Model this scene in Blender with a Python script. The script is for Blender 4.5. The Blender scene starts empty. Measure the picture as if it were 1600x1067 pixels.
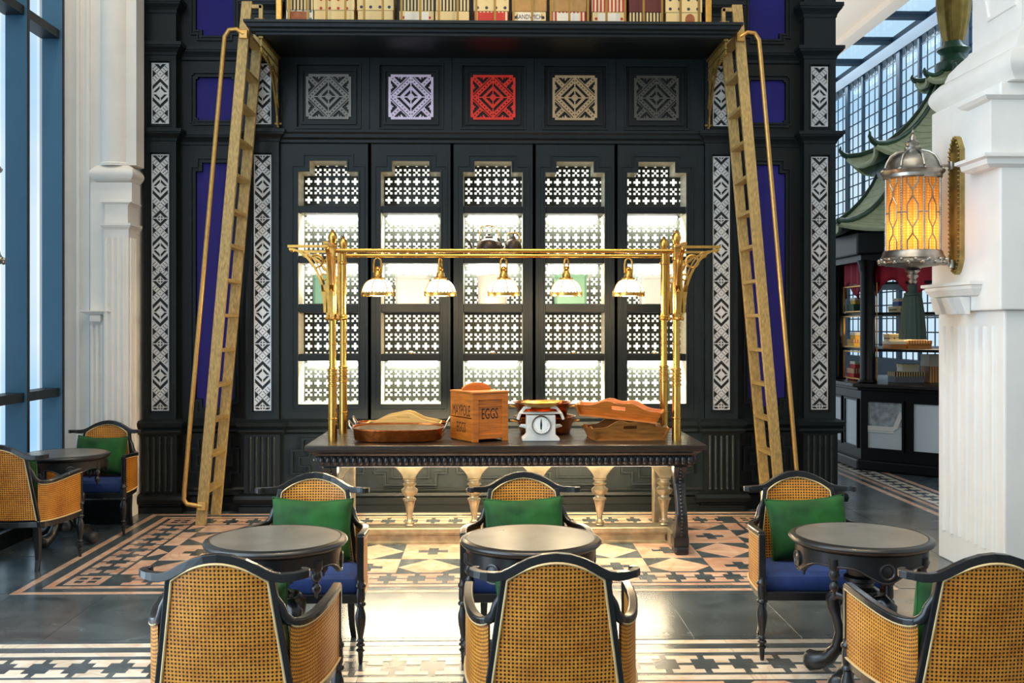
import bpy, bmesh, math, random
from mathutils import Vector, Matrix, noise
random.seed(7)
S = bpy.context.scene
C = S.collection
PI = math.pi
# ---------------------------------------------------------------- camera
TH = math.atan(35/1600.0); CT, ST = math.cos(TH), math.sin(TH)
cam = bpy.data.objects.new('camera', bpy.data.cameras.new('camera'))
C.objects.link(cam); S.camera = cam
cam.location = (0, 0, 1.6); cam.rotation_euler = (PI/2, 0, -TH)
cam.data.sensor_width = 36; cam.data.lens = 36; cam.data.shift_y = -23.5/1600
cam.data.clip_end = 200
# ---------------------------------------------------------------- colour management
S.view_settings.view_transform = 'Standard'; S.view_settings.look = 'None'
S.view_settings.gamma = 1; S.view_settings.use_curve_mapping = False
S.view_settings.exposure = 0.3
# ---------------------------------------------------------------- world (overcast bright sky)
W = bpy.data.worlds.new('sky'); S.world = W; W.use_nodes = True
wn = W.node_tree.nodes; wl = W.node_tree.links
bg = wn['Background']
tc = wn.new('ShaderNodeTexCoord'); mp = wn.new('ShaderNodeMapping'); mp.inputs['Scale'].default_value = (1, 1, 2.2)
nz = wn.new('ShaderNodeTexNoise'); nz.inputs['Scale'].default_value = 3.0; nz.inputs['Detail'].default_value = 6
cr = wn.new('ShaderNodeValToRGB')
cr.color_ramp.elements[0].position = .35; cr.color_ramp.elements[0].color = (.50, .76, 1, 1)
cr.color_ramp.elements[1].position = .62; cr.color_ramp.elements[1].color = (.9, .96, 1, 1)
wl.new(tc.outputs['Generated'], mp.inputs[0]); wl.new(mp.outputs[0], nz.inputs['Vector'])
wl.new(nz.outputs['Fac'], cr.inputs[0]); wl.new(cr.outputs[0], bg.inputs[0])
bg.inputs[1].default_value = 0.85

def area(name, loc, rot, sx, sy, power, col, spread=PI):
    l = bpy.data.lights.new(name, 'AREA'); l.shape = 'RECTANGLE'; l.size = sx; l.size_y = sy
    l.energy = power; l.color = col; l.spread = spread
    o = bpy.data.objects.new(name, l); C.objects.link(o); o.location = loc; o.rotation_euler = rot
    return o
def spot(name, loc, aim, power, col, ang, blend=.6, r=.06):
    l = bpy.data.lights.new(name, 'SPOT'); l.energy = power; l.color = col; l.spot_size = ang; l.spot_blend = blend; l.shadow_soft_size = r
    o = bpy.data.objects.new(name, l); C.objects.link(o); o.location = loc
    d = Vector(aim)-Vector(loc); o.rotation_euler = d.to_track_quat('-Z', 'Y').to_euler()
    return o
WARM = (1, .74, .42)
# daylight coming in through the tall windows on the left
area('window_daylight', (-3.40, 2.4, 3.2), (0, -PI/2, 0), 7.0, 5.0, 420, (.66, .84, 1))
# ceiling downlights, warm
for (x, y, ax, ay, p) in ((.0, 5.6, .0, 6.4, 420), (-.9, 5.0, -.9, 5.6, 160), (1.3, 5.0, 1.3, 5.6, 160), (.2, 3.0, .2, 3.6, 200),
                          (-1.3, 6.6, -1.6, 8.9, 180), (1.4, 6.6, 1.7, 8.9, 180), (.1, 6.4, .1, 8.9, 320), (1.9, 3.0, 1.9, 4.2, 160), (-1.4, 3.0, -1.4, 4.2, 120)):
    spot('ceiling_downlight', (x, y, 6.7), (ax, ay, 0), p, WARM, math.radians(46), .8)
area('ceiling_soft_light', (.5, 3.0, 6.8), (0, 0, 0), 5, 5, 130, (1, .88, .72))
area('skylight_daylight', (7.1, 16, 6.85), (0, 0, 0), .7, 14, 150, (.75, .9, 1))
area('far_hall_fill', (5.0, 18, 5.6), (PI, 0, 0), 3, 8, 60, (1, .9, .8))  # unseen fill aimed upwards, added to brighten the far ceiling
spot('pier_downlight', (-3.1, 7.6, 6.7), (-3.45, 8.6, 3.0), 160, (1, .8, .55), math.radians(50), .8)
# ---------------------------------------------------------------- pixel helper: a point of the photo on a plane Y or Z
def P(px, py, Y):
    u = (px-800)/1600; d = Y/(CT-u*ST)
    return Vector((d*(u*CT+ST), Y, 1.6+(510-py)/1600*d))
def F(px, py, z=0.0):
    d = (1.6-z)*1600/(py-510); u = (px-800)/1600
    return Vector((d*(u*CT+ST), d*(CT-u*ST), z))

# ---------------------------------------------------------------- materials
def lin(h):
    h = h.lstrip('#'); r = [int(h[i:i+2], 16)/255 for i in (0, 2, 4)]
    return tuple((c/12.92 if c <= .04045 else ((c+.055)/1.055)**2.4) for c in r)+(1,)
class NT:
    def __init__(s, name):
        s.m = bpy.data.materials.new(name); s.m.use_nodes = True
        s.n = s.m.node_tree.nodes; s.l = s.m.node_tree.links; s.b = s.n['Principled BSDF']
    def new(s, t, **k):
        o = s.n.new(t)
        for a, v in k.items(): setattr(o, a, v)
        return o
    def link(s, a, b): s.l.new(a, b)
def mat(name, col, rough=.5, metal=0, noise_amt=0.0, nscale=20, bump=0.0, bscale=60, coat=0, sheen=0, emit=None, estr=0, stretch=(1, 1, 1), rand=0.0, spec=None, rvar=0.0):
    t = NT(name); b = t.b
    col = lin(col) if isinstance(col, str) else tuple(col)+(() if len(col) == 4 else (1,))
    b.inputs['Base Color'].default_value = col; b.inputs['Roughness'].default_value = rough; b.inputs['Metallic'].default_value = metal
    if spec is not None: b.inputs['Specular IOR Level'].default_value = spec
    if coat: b.inputs['Coat Weight'].default_value = coat; b.inputs['Coat Roughness'].default_value = .15
    if sheen:
        b.inputs['Sheen Weight'].default_value = sheen; b.inputs['Sheen Roughness'].default_value = .4
        b.inputs['Sheen Tint'].default_value = (min(1, col[0]*2+.2), min(1, col[1]*2+.2), min(1, col[2]*2+.2), 1)
    if emit:
        b.inputs['Emission Color'].default_value = tuple(emit)+(1,); b.inputs['Emission Strength'].default_value = estr
    if noise_amt or bump or rand or rvar:
        tc = t.new('ShaderNodeTexCoord'); mpn = t.new('ShaderNodeMapping'); mpn.inputs['Scale'].default_value = stretch
        t.link(tc.outputs['Object'], mpn.inputs[0])
    if noise_amt or rand:
        n1 = t.new('ShaderNodeTexNoise'); n1.inputs['Scale'].default_value = nscale; n1.inputs['Detail'].default_value = 5
        t.link(mpn.outputs[0], n1.inputs['Vector'])
        mr = t.new('ShaderNodeMapRange'); mr.inputs[1].default_value = .3; mr.inputs[2].default_value = .7
        mr.inputs[3].default_value = 1-noise_amt; mr.inputs[4].default_value = 1+noise_amt
        t.link(n1.outputs['Fac'], mr.inputs[0]); src = mr.outputs[0]
        if rand:
            oi = t.new('ShaderNodeObjectInfo'); m2 = t.new('ShaderNodeMapRange'); m2.inputs[3].default_value = 1-rand; m2.inputs[4].default_value = 1+rand
            t.link(oi.outputs['Random'], m2.inputs[0]); mu = t.new('ShaderNodeMath', operation='MULTIPLY')
            t.link(src, mu.inputs[0]); t.link(m2.outputs[0], mu.inputs[1]); src = mu.outputs[0]
        vm = t.new('ShaderNodeVectorMath', operation='SCALE'); vm.inputs[0].default_value = col[:3]
        t.link(src, vm.inputs['Scale']); t.link(vm.outputs[0], b.inputs['Base Color'])
    if rvar:
        n3 = t.new('ShaderNodeTexNoise'); n3.inputs['Scale'].default_value = nscale*.6; n3.inputs['Detail'].default_value = 4
        t.link(mpn.outputs[0], n3.inputs['Vector']); m3 = t.new('ShaderNodeMapRange'); m3.inputs[1].default_value = .3; m3.inputs[2].default_value = .7
        m3.inputs[3].default_value = max(0, rough-rvar); m3.inputs[4].default_value = rough+rvar
        t.link(n3.outputs['Fac'], m3.inputs[0]); t.link(m3.outputs[0], b.inputs['Roughness'])
    if bump:
        n2 = t.new('ShaderNodeTexNoise'); n2.inputs['Scale'].default_value = bscale; n2.inputs['Detail'].default_value = 4
        t.link(mpn.outputs[0], n2.inputs['Vector'])
        bp = t.new('ShaderNodeBump'); bp.inputs['Strength'].default_value = bump; bp.inputs['Distance'].default_value = .01
        t.link(n2.outputs['Fac'], bp.inputs['Height']); t.link(bp.outputs[0], b.inputs['Normal'])
    return t.m
def marble(name, c1, c2, vein, rough, scale=1.6, vw=.02, rand=.12, vs=.5):
    t = NT(name); b = t.b
    tc = t.new('ShaderNodeNewGeometry'); oi = t.new('ShaderNodeObjectInfo')
    n1 = t.new('ShaderNodeTexNoise'); n1.inputs['Scale'].default_value = scale*2.2; n1.inputs['Detail'].default_value = 8; n1.inputs['Distortion'].default_value = 1.2
    t.link(tc.outputs['Position'], n1.inputs['Vector'])
    cr = t.new('ShaderNodeValToRGB'); cr.color_ramp.elements[0].position = .32; cr.color_ramp.elements[0].color = lin(c1)
    cr.color_ramp.elements[1].position = .68; cr.color_ramp.elements[1].color = lin(c2)
    t.link(n1.outputs['Fac'], cr.inputs[0])
    n2 = t.new('ShaderNodeTexNoise'); n2.inputs['Scale'].default_value = scale; n2.inputs['Detail'].default_value = 6; n2.inputs['Distortion'].default_value = 2.5
    t.link(tc.outputs['Position'], n2.inputs['Vector'])
    ab = t.new('ShaderNodeMath', operation='SUBTRACT'); ab.inputs[1].default_value = .5; t.link(n2.outputs['Fac'], ab.inputs[0])
    a2 = t.new('ShaderNodeMath', operation='ABSOLUTE'); t.link(ab.outputs[0], a2.inputs[0])
    mr = t.new('ShaderNodeMapRange'); mr.inputs[1].default_value = 0; mr.inputs[2].default_value = vw; mr.inputs[3].default_value = vs; mr.inputs[4].default_value = 0
    t.link(a2.outputs[0], mr.inputs[0])
    mx = t.new('ShaderNodeMix', data_type='RGBA'); t.link(mr.outputs[0], mx.inputs[0]); t.link(cr.outputs[0], mx.inputs[6]); mx.inputs[7].default_value = lin(vein)
    m2 = t.new('ShaderNodeMapRange'); m2.inputs[3].default_value = 1-rand; m2.inputs[4].default_value = 1+rand; t.link(oi.outputs['Random'], m2.inputs[0])
    vm = t.new('ShaderNodeVectorMath', operation='SCALE'); t.link(mx.outputs[2], vm.inputs[0]); t.link(m2.outputs[0], vm.inputs['Scale'])
    t.link(vm.outputs[0], b.inputs['Base Color'])
    n3 = t.new('ShaderNodeTexNoise'); n3.inputs['Scale'].default_value = 5; n3.inputs['Detail'].default_value = 5; t.link(tc.outputs['Position'], n3.inputs['Vector'])
    m3 = t.new('ShaderNodeMapRange'); m3.inputs[3].default_value = rough-.07; m3.inputs[4].default_value = rough+.09; t.link(n3.outputs['Fac'], m3.inputs[0])
    t.link(m3.outputs[0], b.inputs['Roughness']); b.inputs['Specular IOR Level'].default_value = .8
    return t.m
def cane_mat():
    t = NT('woven_cane'); b = t.b
    uv = t.new('ShaderNodeUVMap'); sc = t.new('ShaderNodeVectorMath', operation='SCALE'); sc.inputs['Scale'].default_value = 1/.0138
    t.link(uv.outputs[0], sc.inputs[0])
    fr = t.new('ShaderNodeVectorMath', operation='FRACTION'); t.link(sc.outputs[0], fr.inputs[0])
    sb = t.new('ShaderNodeVectorMath', operation='SUBTRACT'); sb.inputs[1].default_value = (.5, .5, 0); t.link(fr.outputs[0], sb.inputs[0])
    ln = t.new('ShaderNodeVectorMath', operation='LENGTH'); t.link(sb.outputs[0], ln.inputs[0])
    mr = t.new('ShaderNodeMapRange'); mr.inputs[1].default_value = .24; mr.inputs[2].default_value = .36; t.link(ln.outputs['Value'], mr.inputs[0])
    n1 = t.new('ShaderNodeTexNoise'); n1.inputs['Scale'].default_value = 1.1; n1.inputs['Detail'].default_value = 4; t.link(sc.outputs[0], n1.inputs['Vector'])
    n4 = t.new('ShaderNodeTexNoise'); n4.inputs['Scale'].default_value = 9; t.link(uv.outputs[0], n4.inputs['Vector'])
    ad = t.new('ShaderNodeMath', operation='ADD'); t.link(n1.outputs['Fac'], ad.inputs[0]); t.link(n4.outputs['Fac'], ad.inputs[1])
    hf = t.new('ShaderNodeMath', operation='MULTIPLY'); hf.inputs[1].default_value = .5; t.link(ad.outputs[0], hf.inputs[0])
    cr = t.new('ShaderNodeValToRGB'); cr.color_ramp.elements[0].position = .33; cr.color_ramp.elements[0].color = lin('#b4670f')
    cr.color_ramp.elements[1].position = .66; cr.color_ramp.elements[1].color = lin('#eea238'); t.link(hf.outputs[0], cr.inputs[0])
    mx = t.new('ShaderNodeMix', data_type='RGBA'); mx.inputs[6].default_value = lin('#2c1405')
    t.link(mr.outputs[0], mx.inputs[0]); t.link(cr.outputs[0], mx.inputs[7]); t.link(mx.outputs[2], b.inputs['Base Color'])
    b.inputs['Roughness'].default_value = .42
    bp = t.new('ShaderNodeBump'); bp.inputs['Strength'].default_value = .5; bp.inputs['Distance'].default_value = .003
    t.link(mr.outputs[0], bp.inputs['Height']); t.link(bp.outputs[0], b.inputs['Normal'])
    return t.m
def stripe_mat(name, c1, c2, period, kind='stripe', c3=None):
    """printed card: vertical stripes or spots across local X / Z"""
    t = NT(name); b = t.b; b.inputs['Roughness'].default_value = .55
    tc = t.new('ShaderNodeTexCoord'); sx = t.new('ShaderNodeSeparateXYZ'); t.link(tc.outputs['Object'], sx.inputs[0])
    if kind == 'stripe':
        aa = t.new('ShaderNodeMath', operation='ADD'); t.link(sx.outputs[0], aa.inputs[0]); t.link(sx.outputs[1], aa.inputs[1])
        d = t.new('ShaderNodeMath', operation='DIVIDE'); d.inputs[1].default_value = period; t.link(aa.outputs[0], d.inputs[0])
        f = t.new('ShaderNodeMath', operation='FRACT'); t.link(d.outputs[0], f.inputs[0])
        g = t.new('ShaderNodeMath', operation='GREATER_THAN'); g.inputs[1].default_value = .5; t.link(f.outputs[0], g.inputs[0])
    else:
        cb = t.new('ShaderNodeCombineXYZ'); t.link(sx.outputs[0], cb.inputs[0]); t.link(sx.outputs[2], cb.inputs[1])
        s = t.new('ShaderNodeVectorMath', operation='SCALE'); s.inputs['Scale'].default_value = 1/period; t.link(cb.outputs[0], s.inputs[0])
        f = t.new('ShaderNodeVectorMath', operation='FRACTION'); t.link(s.outputs[0], f.inputs[0])
        u = t.new('ShaderNodeVectorMath', operation='SUBTRACT'); u.inputs[1].default_value = (.5, .5, 0); t.link(f.outputs[0], u.inputs[0])
        l = t.new('ShaderNodeVectorMath', operation='LENGTH'); t.link(u.outputs[0], l.inputs[0])
        g = t.new('ShaderNodeMath', operation='LESS_THAN'); g.inputs[1].default_value = .17; t.link(l.outputs['Value'], g.inputs[0])
    mx = t.new('ShaderNodeMix', data_type='RGBA'); mx.inputs[6].default_value = lin(c1); mx.inputs[7].default_value = lin(c2)
    t.link(g.outputs[0], mx.inputs[0]); t.link(mx.outputs[2], b.inputs['Base Color'])
    return t.m
def glass_mat(name, tint=(.9, .97, 1, 1), refl=.12):
    t = NT(name); t.n.remove(t.b); out = t.n['Material Output']
    tr = t.new('ShaderNodeBsdfTransparent'); tr.inputs[0].default_value = tint
    gl = t.new('ShaderNodeBsdfGlossy'); gl.inputs['Roughness'].default_value = .02
    mx = t.new('ShaderNodeMixShader'); mx.inputs[0].default_value = .05; t.link(tr.outputs[0], mx.inputs[1]); t.link(gl.outputs[0], mx.inputs[2])
    t.link(mx.outputs[0], out.inputs[0]); return t.m

M = {}
M['panel'] = mat('blue_black_paint', '#0f191d', .45, spec=.3, noise_amt=.25, nscale=9, bump=.12, bscale=40, stretch=(3, 3, .6))
M['panel2'] = mat('black_paint', '#0a1012', .42, spec=.3, noise_amt=.2, nscale=12)
M['black_wood'] = mat('ebonised_wood', '#17191b', .3, noise_amt=.3, nscale=14, coat=.3, bump=.06, bscale=50)
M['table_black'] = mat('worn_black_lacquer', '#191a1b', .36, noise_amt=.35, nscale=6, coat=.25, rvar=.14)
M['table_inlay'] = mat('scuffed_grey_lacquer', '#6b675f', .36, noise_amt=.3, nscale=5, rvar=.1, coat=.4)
M['buffet_wood'] = mat('dark_stained_oak', '#231d17', .34, noise_amt=.3, nscale=5, stretch=(1, 14, 14), rvar=.1)
M['white'] = mat('white_plaster', '#e9e6e0', .6, noise_amt=.03, nscale=5, bump=.08, bscale=60)
M['ceil'] = mat('cream_ceiling_plaster', '#efe5d8', .7)
M['frame_blue'] = mat('blue_grey_window_paint', '#3f6a86', .4, noise_amt=.06, nscale=4)
M['muntin'] = mat('slate_blue_paint', '#1b3448', .45)
M['brass'] = mat('polished_brass', '#cfa050', .24, metal=1, noise_amt=.08, nscale=20, rvar=.06)
M['brass2'] = mat('satin_brass', '#c99a4e', .36, metal=1, noise_amt=.15, nscale=25)
M['fret_gold'] = mat('gilt_metal', '#8c7440', .5, metal=.9, noise_amt=.2, nscale=30)
M['rail_bar'] = mat('dull_brass', '#8d6f3c', .4, metal=.9)
M['copper'] = mat('hammered_copper', '#b3642f', .27, metal=1, noise_amt=.25, nscale=12, bump=.35, bscale=28)
M['tin'] = mat('tarnished_tin_lining', '#5c523c', .42, metal=.8, noise_amt=.35, nscale=14)
M['pewter'] = mat('antique_silver', '#a7a39b', .32, metal=1, noise_amt=.25, nscale=18)
M['bronze'] = mat('aged_bronze', '#a8925c', .38, metal=.9, noise_amt=.35, nscale=12)
M['ladder'] = mat('gold_flecked_wood', '#ae9158', .5, metal=.25, noise_amt=.32, nscale=70, bump=.15, bscale=120, stretch=(1, 1, .35))
M['rail'] = mat('brushed_brass_pipe', '#c79a55', .36, metal=.7, noise_amt=.12, nscale=30)
M['cane'] = cane_mat()
M['piping'] = mat('cream_piping', '#d9bd88', .6)
M['blue_velvet'] = mat('blue_velvet', '#1b3670', .85, noise_amt=.25, nscale=16, sheen=.25)
M['green_velvet'] = mat('green_velvet', '#0a4a13', .8, noise_amt=.5, nscale=7, sheen=.15, bump=.2, bscale=30)
M['indigo'] = mat('indigo_cloth', '#150f70', .75, noise_amt=.12, nscale=6, stretch=(6, 1, .3))
M['pearl'] = mat('silver_inlay', '#c9ccce', .4, metal=.35, noise_amt=.08, nscale=8)
M['fret_backing'] = mat('fret_backing', '#10161a', .5)
M['niche'] = mat('cream_niche_paint', '#d9d3b4', .45, noise_amt=.12, nscale=8, stretch=(1, 1, 8))
M['screen'] = mat('dark_green_fretwork', '#1a2015', .5)
M['backlight'] = mat('backlight', '#ffffff', .6, emit=(1, .97, .84), estr=.95)
M['led'] = mat('led_strip', '#ffffff', .6, emit=(1, .97, .9), estr=6)
M['lampglass'] = mat('lit_opal_glass', '#ffffff', .3, emit=(1, .9, .72), estr=1.8)
M['bulb'] = mat('lit_bulb', '#ffffff', .3, emit=(1, .72, .35), estr=30)
M['silver_leaf'] = mat('silver_leafed_wood', '#a89a7c', .32, metal=.7, noise_amt=.3, nscale=14)
M['dark'] = marble('dark_marble', '#323d42', '#505b60', '#7d868a', .24, scale=1.3, vw=.010, vs=.16)
M['pink'] = marble('pink_marble', '#c49a80', '#e0bda2', '#c77f58', .22, scale=2.2, vw=.05, rand=.16)
M['cream_m'] = marble('cream_marble', '#d8c6ae', '#eadfcd', '#c9a184', .22, scale=2.2, vw=.04, rand=.1)
M['crate'] = mat('varnished_pine', '#b5661c', .42, noise_amt=.3, nscale=7, stretch=(1.2, 1.2, 9), coat=.2)
M['ink'] = mat('stencil_ink', '#2a1408', .7)
M['tray_wood'] = mat('worn_tray_wood', '#94602a', .42, noise_amt=.4, nscale=8, stretch=(1, 6, 6), coat=.2)
M['tray_pale'] = mat('pale_maple', '#dcb468', .35, noise_amt=.12, nscale=8, stretch=(1, 6, 6))
M['enamel'] = mat('white_enamel', '#dcd9d3', .3)
M['enamel_green'] = mat('sage_enamel', '#7fae92', .35)
M['iron_white'] = mat('white_painted_iron', '#d6d3cb', .4, noise_amt=.08, nscale=30, bump=.1)
M['dial'] = mat('dial_face', '#f1efe8', .4)
M['black'] = mat('matt_black', '#0c0c0c', .5)
M['kettle'] = mat('dark_copper_kettle', '#2c1d10', .35, metal=.35, noise_amt=.35, nscale=14)
M['tassel'] = mat('dark_green_silk', '#0a2013', .75, noise_amt=.35, nscale=40, stretch=(6, 6, .3))
M['amber'] = None
M['roof'] = mat('pale_green_roof_tile', '#b9c09c', .5, noise_amt=.12, nscale=10)
M['roof_dark'] = mat('glazed_green_tile', '#2f4f3c', .3, noise_amt=.2, nscale=12)
M['finial'] = mat('gilded_finial', '#8a7436', .35, metal=.6, noise_amt=.3, nscale=8)
M['red_cloth'] = mat('crimson_cloth', '#a5122c', .7, noise_amt=.15, nscale=8)
M['mirror'] = mat('mirror_glass', '#e8eef2', .04, metal=1)
M['glass'] = glass_mat('window_glass')
M['kiosk'] = mat('kiosk_black', '#070808', .35, spec=.3, noise_amt=.15, nscale=10)
def amber_mat():
    t = NT('amber_glass'); b = t.b; out = t.n['Material Output']
    tc = t.new('ShaderNodeTexCoord'); vo = t.new('ShaderNodeTexVoronoi'); vo.inputs['Scale'].default_value = 58; vo.inputs['Randomness'].default_value = .12
    t.link(tc.outputs['Object'], vo.inputs['Vector'])
    cr = t.new('ShaderNodeValToRGB'); cr.color_ramp.elements[0].position = .12; cr.color_ramp.elements[0].color = (1, .78, .36, 1)
    cr.color_ramp.elements[1].position = .6; cr.color_ramp.elements[1].color = (.72, .33, .06, 1)
    t.link(vo.outputs['Distance'], cr.inputs[0])
    tl = t.new('ShaderNodeBsdfTranslucent'); t.link(cr.outputs[0], tl.inputs[0]); t.link(cr.outputs[0], b.inputs['Base Color']); b.inputs['Roughness'].default_value = .2
    mx = t.new('ShaderNodeMixShader'); mx.inputs[0].default_value = .75; t.link(b.outputs[0], mx.inputs[1]); t.link(tl.outputs[0], mx.inputs[2]); t.link(mx.outputs[0], out.inputs[0])
    return t.m
M['amber'] = amber_mat()

# ---------------------------------------------------------------- mesh builder
class MB:
    def __init__(s): s.v = []; s.f = []; s.uv = {}
    def add(s, vs, fs, uvs=None):
        o = len(s.v); s.v += [tuple(p) for p in vs]
        for i, q in enumerate(fs):
            if uvs: s.uv[len(s.f)] = uvs[i]
            s.f.append([o+k for k in q])
        return s
    def box(s, x0, y0, z0, x1, y1, z1, m=None):
        vs = [(x0, y0, z0), (x1, y0, z0), (x1, y1, z0), (x0, y1, z0), (x0, y0, z1), (x1, y0, z1), (x1, y1, z1), (x0, y1, z1)]
        if m is not None: vs = [m @ Vector(p) for p in vs]
        return s.add(vs, [(3, 2, 1, 0), (4, 5, 6, 7), (0, 1, 5, 4), (1, 2, 6, 5), (2, 3, 7, 6), (3, 0, 4, 7)])
    def cbox(s, c, d, m=None):
        x, y, z = c; a, b, e = d[0]/2, d[1]/2, d[2]/2
        return s.box(x-a, y-b, z-e, x+a, y+b, z+e, m)
    def lathe(s, prof, n=24, c=(0, 0, 0), sx=1, sy=1, a0=0, m=None, caps=True):
        """prof: (r, z) bottom to top"""
        rings = []; o = len(s.v)
        for r, z in prof:
            if r < 1e-5:
                p = Vector((c[0], c[1], c[2]+z)); s.v.append(tuple(m @ p if m is not None else p)); rings.append([len(s.v)-1])
            else:
                rg = []
                for k in range(n):
                    a = a0+2*PI*k/n; p = Vector((c[0]+r*math.cos(a)*sx, c[1]+r*math.sin(a)*sy, c[2]+z))
                    s.v.append(tuple(m @ p if m is not None else p)); rg.append(len(s.v)-1)
                rings.append(rg)
        for A, B in zip(rings, rings[1:]):
            for k in range(n):
                k2 = (k+1) % n
                if len(A) == 1 and len(B) == 1: continue
                if len(A) == 1: s.f.append([A[0], B[k2], B[k]])
                elif len(B) == 1: s.f.append([A[k], A[k2], B[0]])
                else: s.f.append([A[k], A[k2], B[k2], B[k]])
        if caps and len(rings[0]) > 1: s.f.append(list(reversed(rings[0])))
        if caps and len(rings[-1]) > 1: s.f.append(list(rings[-1]))
        return s
    def tube(s, path, r, n=8, caps=True):
        path = [Vector(p) for p in path]; rr = r if isinstance(r, (list, tuple)) else [r]*len(path)
        rings = []; prev = None
        for i, p in enumerate(path):
            t = (path[min(i+1, len(path)-1)]-path[max(i-1, 0)]).normalized()
            if prev is None:
                up = Vector((0, 0, 1)) if abs(t.z) < .9 else Vector((1, 0, 0))
                a = t.cross(up).normalized()
            else:
                a = (prev-t*prev.dot(t)).normalized()
            b = t.cross(a); prev = a; rg = []
            for k in range(n):
                w = 2*PI*k/n; s.v.append(tuple(p+(a*math.cos(w)+b*math.sin(w))*rr[i])); rg.append(len(s.v)-1)
            rings.append(rg)
        for A, B in zip(rings, rings[1:]):
            for k in range(n): s.f.append([A[k], A[(k+1) % n], B[(k+1) % n], B[k]])
        if caps: s.f.append(list(reversed(rings[0]))); s.f.append(list(rings[-1]))
        return s
    def sweep(s, path, w, h, closed=False):
        """rectangular section, w sideways in plan, h vertical-ish"""
        path = [Vector(p) for p in path]; N = len(path); rings = []
        for i, p in enumerate(path):
            a = path[(i-1) % N] if (closed or i > 0) else p; b = path[(i+1) % N] if (closed or i < N-1) else p
            t = (b-a).normalized(); side = Vector((t.y, -t.x, 0))
            if side.length < .2: side = Vector((1, 0, 0))
            side.normalize(); up = side.cross(t).normalized()
            if up.z < 0: up = -up
            ww = w[i] if isinstance(w, (list, tuple)) else w; hh = h[i] if isinstance(h, (list, tuple)) else h
            o = len(s.v)
            for q, e in ((-1, -1), (1, -1), (1, 1), (-1, 1)): s.v.append(tuple(p+side*(q*ww/2)+up*(e*hh/2)))
            rings.append([o, o+1, o+2, o+3])
        R = list(zip(rings, rings[1:]))+([(rings[-1], rings[0])] if closed else [])
        for A, B in R:
            for k in range(4): s.f.append([A[k], A[(k+1) % 4], B[(k+1) % 4], B[k]])
        if not closed: s.f.append(list(reversed(rings[0]))); s.f.append(list(rings[-1]))
        return s
    def prism(s, poly, z0, z1, m=None):
        """poly in XY (any simple polygon), extruded along Z"""
        n = len(poly); vs = [Vector((x, y, z0)) for x, y in poly]+[Vector((x, y, z1)) for x, y in poly]
        if m is not None: vs = [m @ p for p in vs]
        return s.add(vs, [list(range(n-1, -1, -1)), list(range(n, 2*n))]+[[i, (i+1) % n, n+(i+1) % n, n+i] for i in range(n)])
    def wallprism(s, poly, y0, y1):
        """poly in XZ, from y0 (front, nearer camera) to y1"""
        n = len(poly); vs = [(x, y0, z) for x, z in poly]+[(x, y1, z) for x, z in poly]
        return s.add(vs, [list(range(n)), list(range(2*n-1, n-1, -1))]+[[i, n+i, n+(i+1) % n, (i+1) % n] for i in range(n)])
    def ring(s, poly, w, y0, y1):
        """moulding strip of width w round a rectilinear XZ polygon, outside if w > 0"""
        n = len(poly); out = offset(poly, w)
        vs = [(x, y0, z) for x, z in poly]+[(x, y0, z) for x, z in out]+[(x, y1, z) for x, z in poly]+[(x, y1, z) for x, z in out]
        fs = []
        for i in range(n):
            j = (i+1) % n
            fs += [[i, j, n+j, n+i], [i, 2*n+i, 2*n+j, j], [n+i, n+j, 3*n+j, 3*n+i]]
        return s.add(vs, fs)
    def surf(s, nu, nv, fn, uvf=None, flip=False):
        o = len(s.v)
        for j in range(nv+1):
            for i in range(nu+1): s.v.append(tuple(fn(i/nu, j/nv)))
        for j in range(nv):
            for i in range(nu):
                a = o+j*(nu+1)+i; q = [a, a+1, a+nu+2, a+nu+1]
                c = [(i/nu, j/nv), ((i+1)/nu, j/nv), ((i+1)/nu, (j+1)/nv), (i/nu, (j+1)/nv)]
                if flip: q.reverse(); c.reverse()
                if uvf: s.uv[len(s.f)] = [uvf(*p) for p in c]
                s.f.append(q)
        return s
    def mesh(s, name, smooth=None):
        me = bpy.data.meshes.new(name); me.from_pydata(s.v, [], s.f)
        if s.uv:
            ul = me.uv_layers.new(name='UVMap')
            for fi, cs in s.uv.items():
                p = me.polygons[fi]
                for k, li in enumerate(p.loop_indices): ul.data[li].uv = cs[k]
        bm = bmesh.new(); bm.from_mesh(me); bmesh.ops.recalc_face_normals(bm, faces=bm.faces); bm.to_mesh(me); bm.free()
        if smooth:
            me.polygons.foreach_set('use_smooth', [True]*len(me.polygons))
            me.set_sharp_from_angle(angle=math.radians(smooth))
        me.update(); return me
    def build(s, name, m, parent=None, smooth=None, bevel=0, loc=None, rot=None):
        o = bpy.data.objects.new(name, s.mesh(name, smooth)); o.data.materials.append(M[m] if isinstance(m, str) else m)
        return put(o, parent, bevel, loc, rot)
def put(o, parent=None, bevel=0, loc=None, rot=None):
    C.objects.link(o)
    if parent is not None: o.parent = parent
    if loc is not None: o.location = loc
    if rot is not None: o.rotation_euler = rot
    if bevel:
        b = o.modifiers.new('bevel', 'BEVEL'); b.width = bevel; b.segments = 2; b.limit_method = 'ANGLE'; b.angle_limit = .6
    return o
def share(name, me, parent=None, loc=None, rot=None, sc=None, m=None):
    o = bpy.data.objects.new(name, me); C.objects.link(o)
    if parent is not None: o.parent = parent
    if loc is not None: o.location = loc
    if rot is not None: o.rotation_euler = rot
    if sc is not None: o.scale = sc
    if m is not None and not me.materials: me.materials.append(M[m])
    return o
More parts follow.
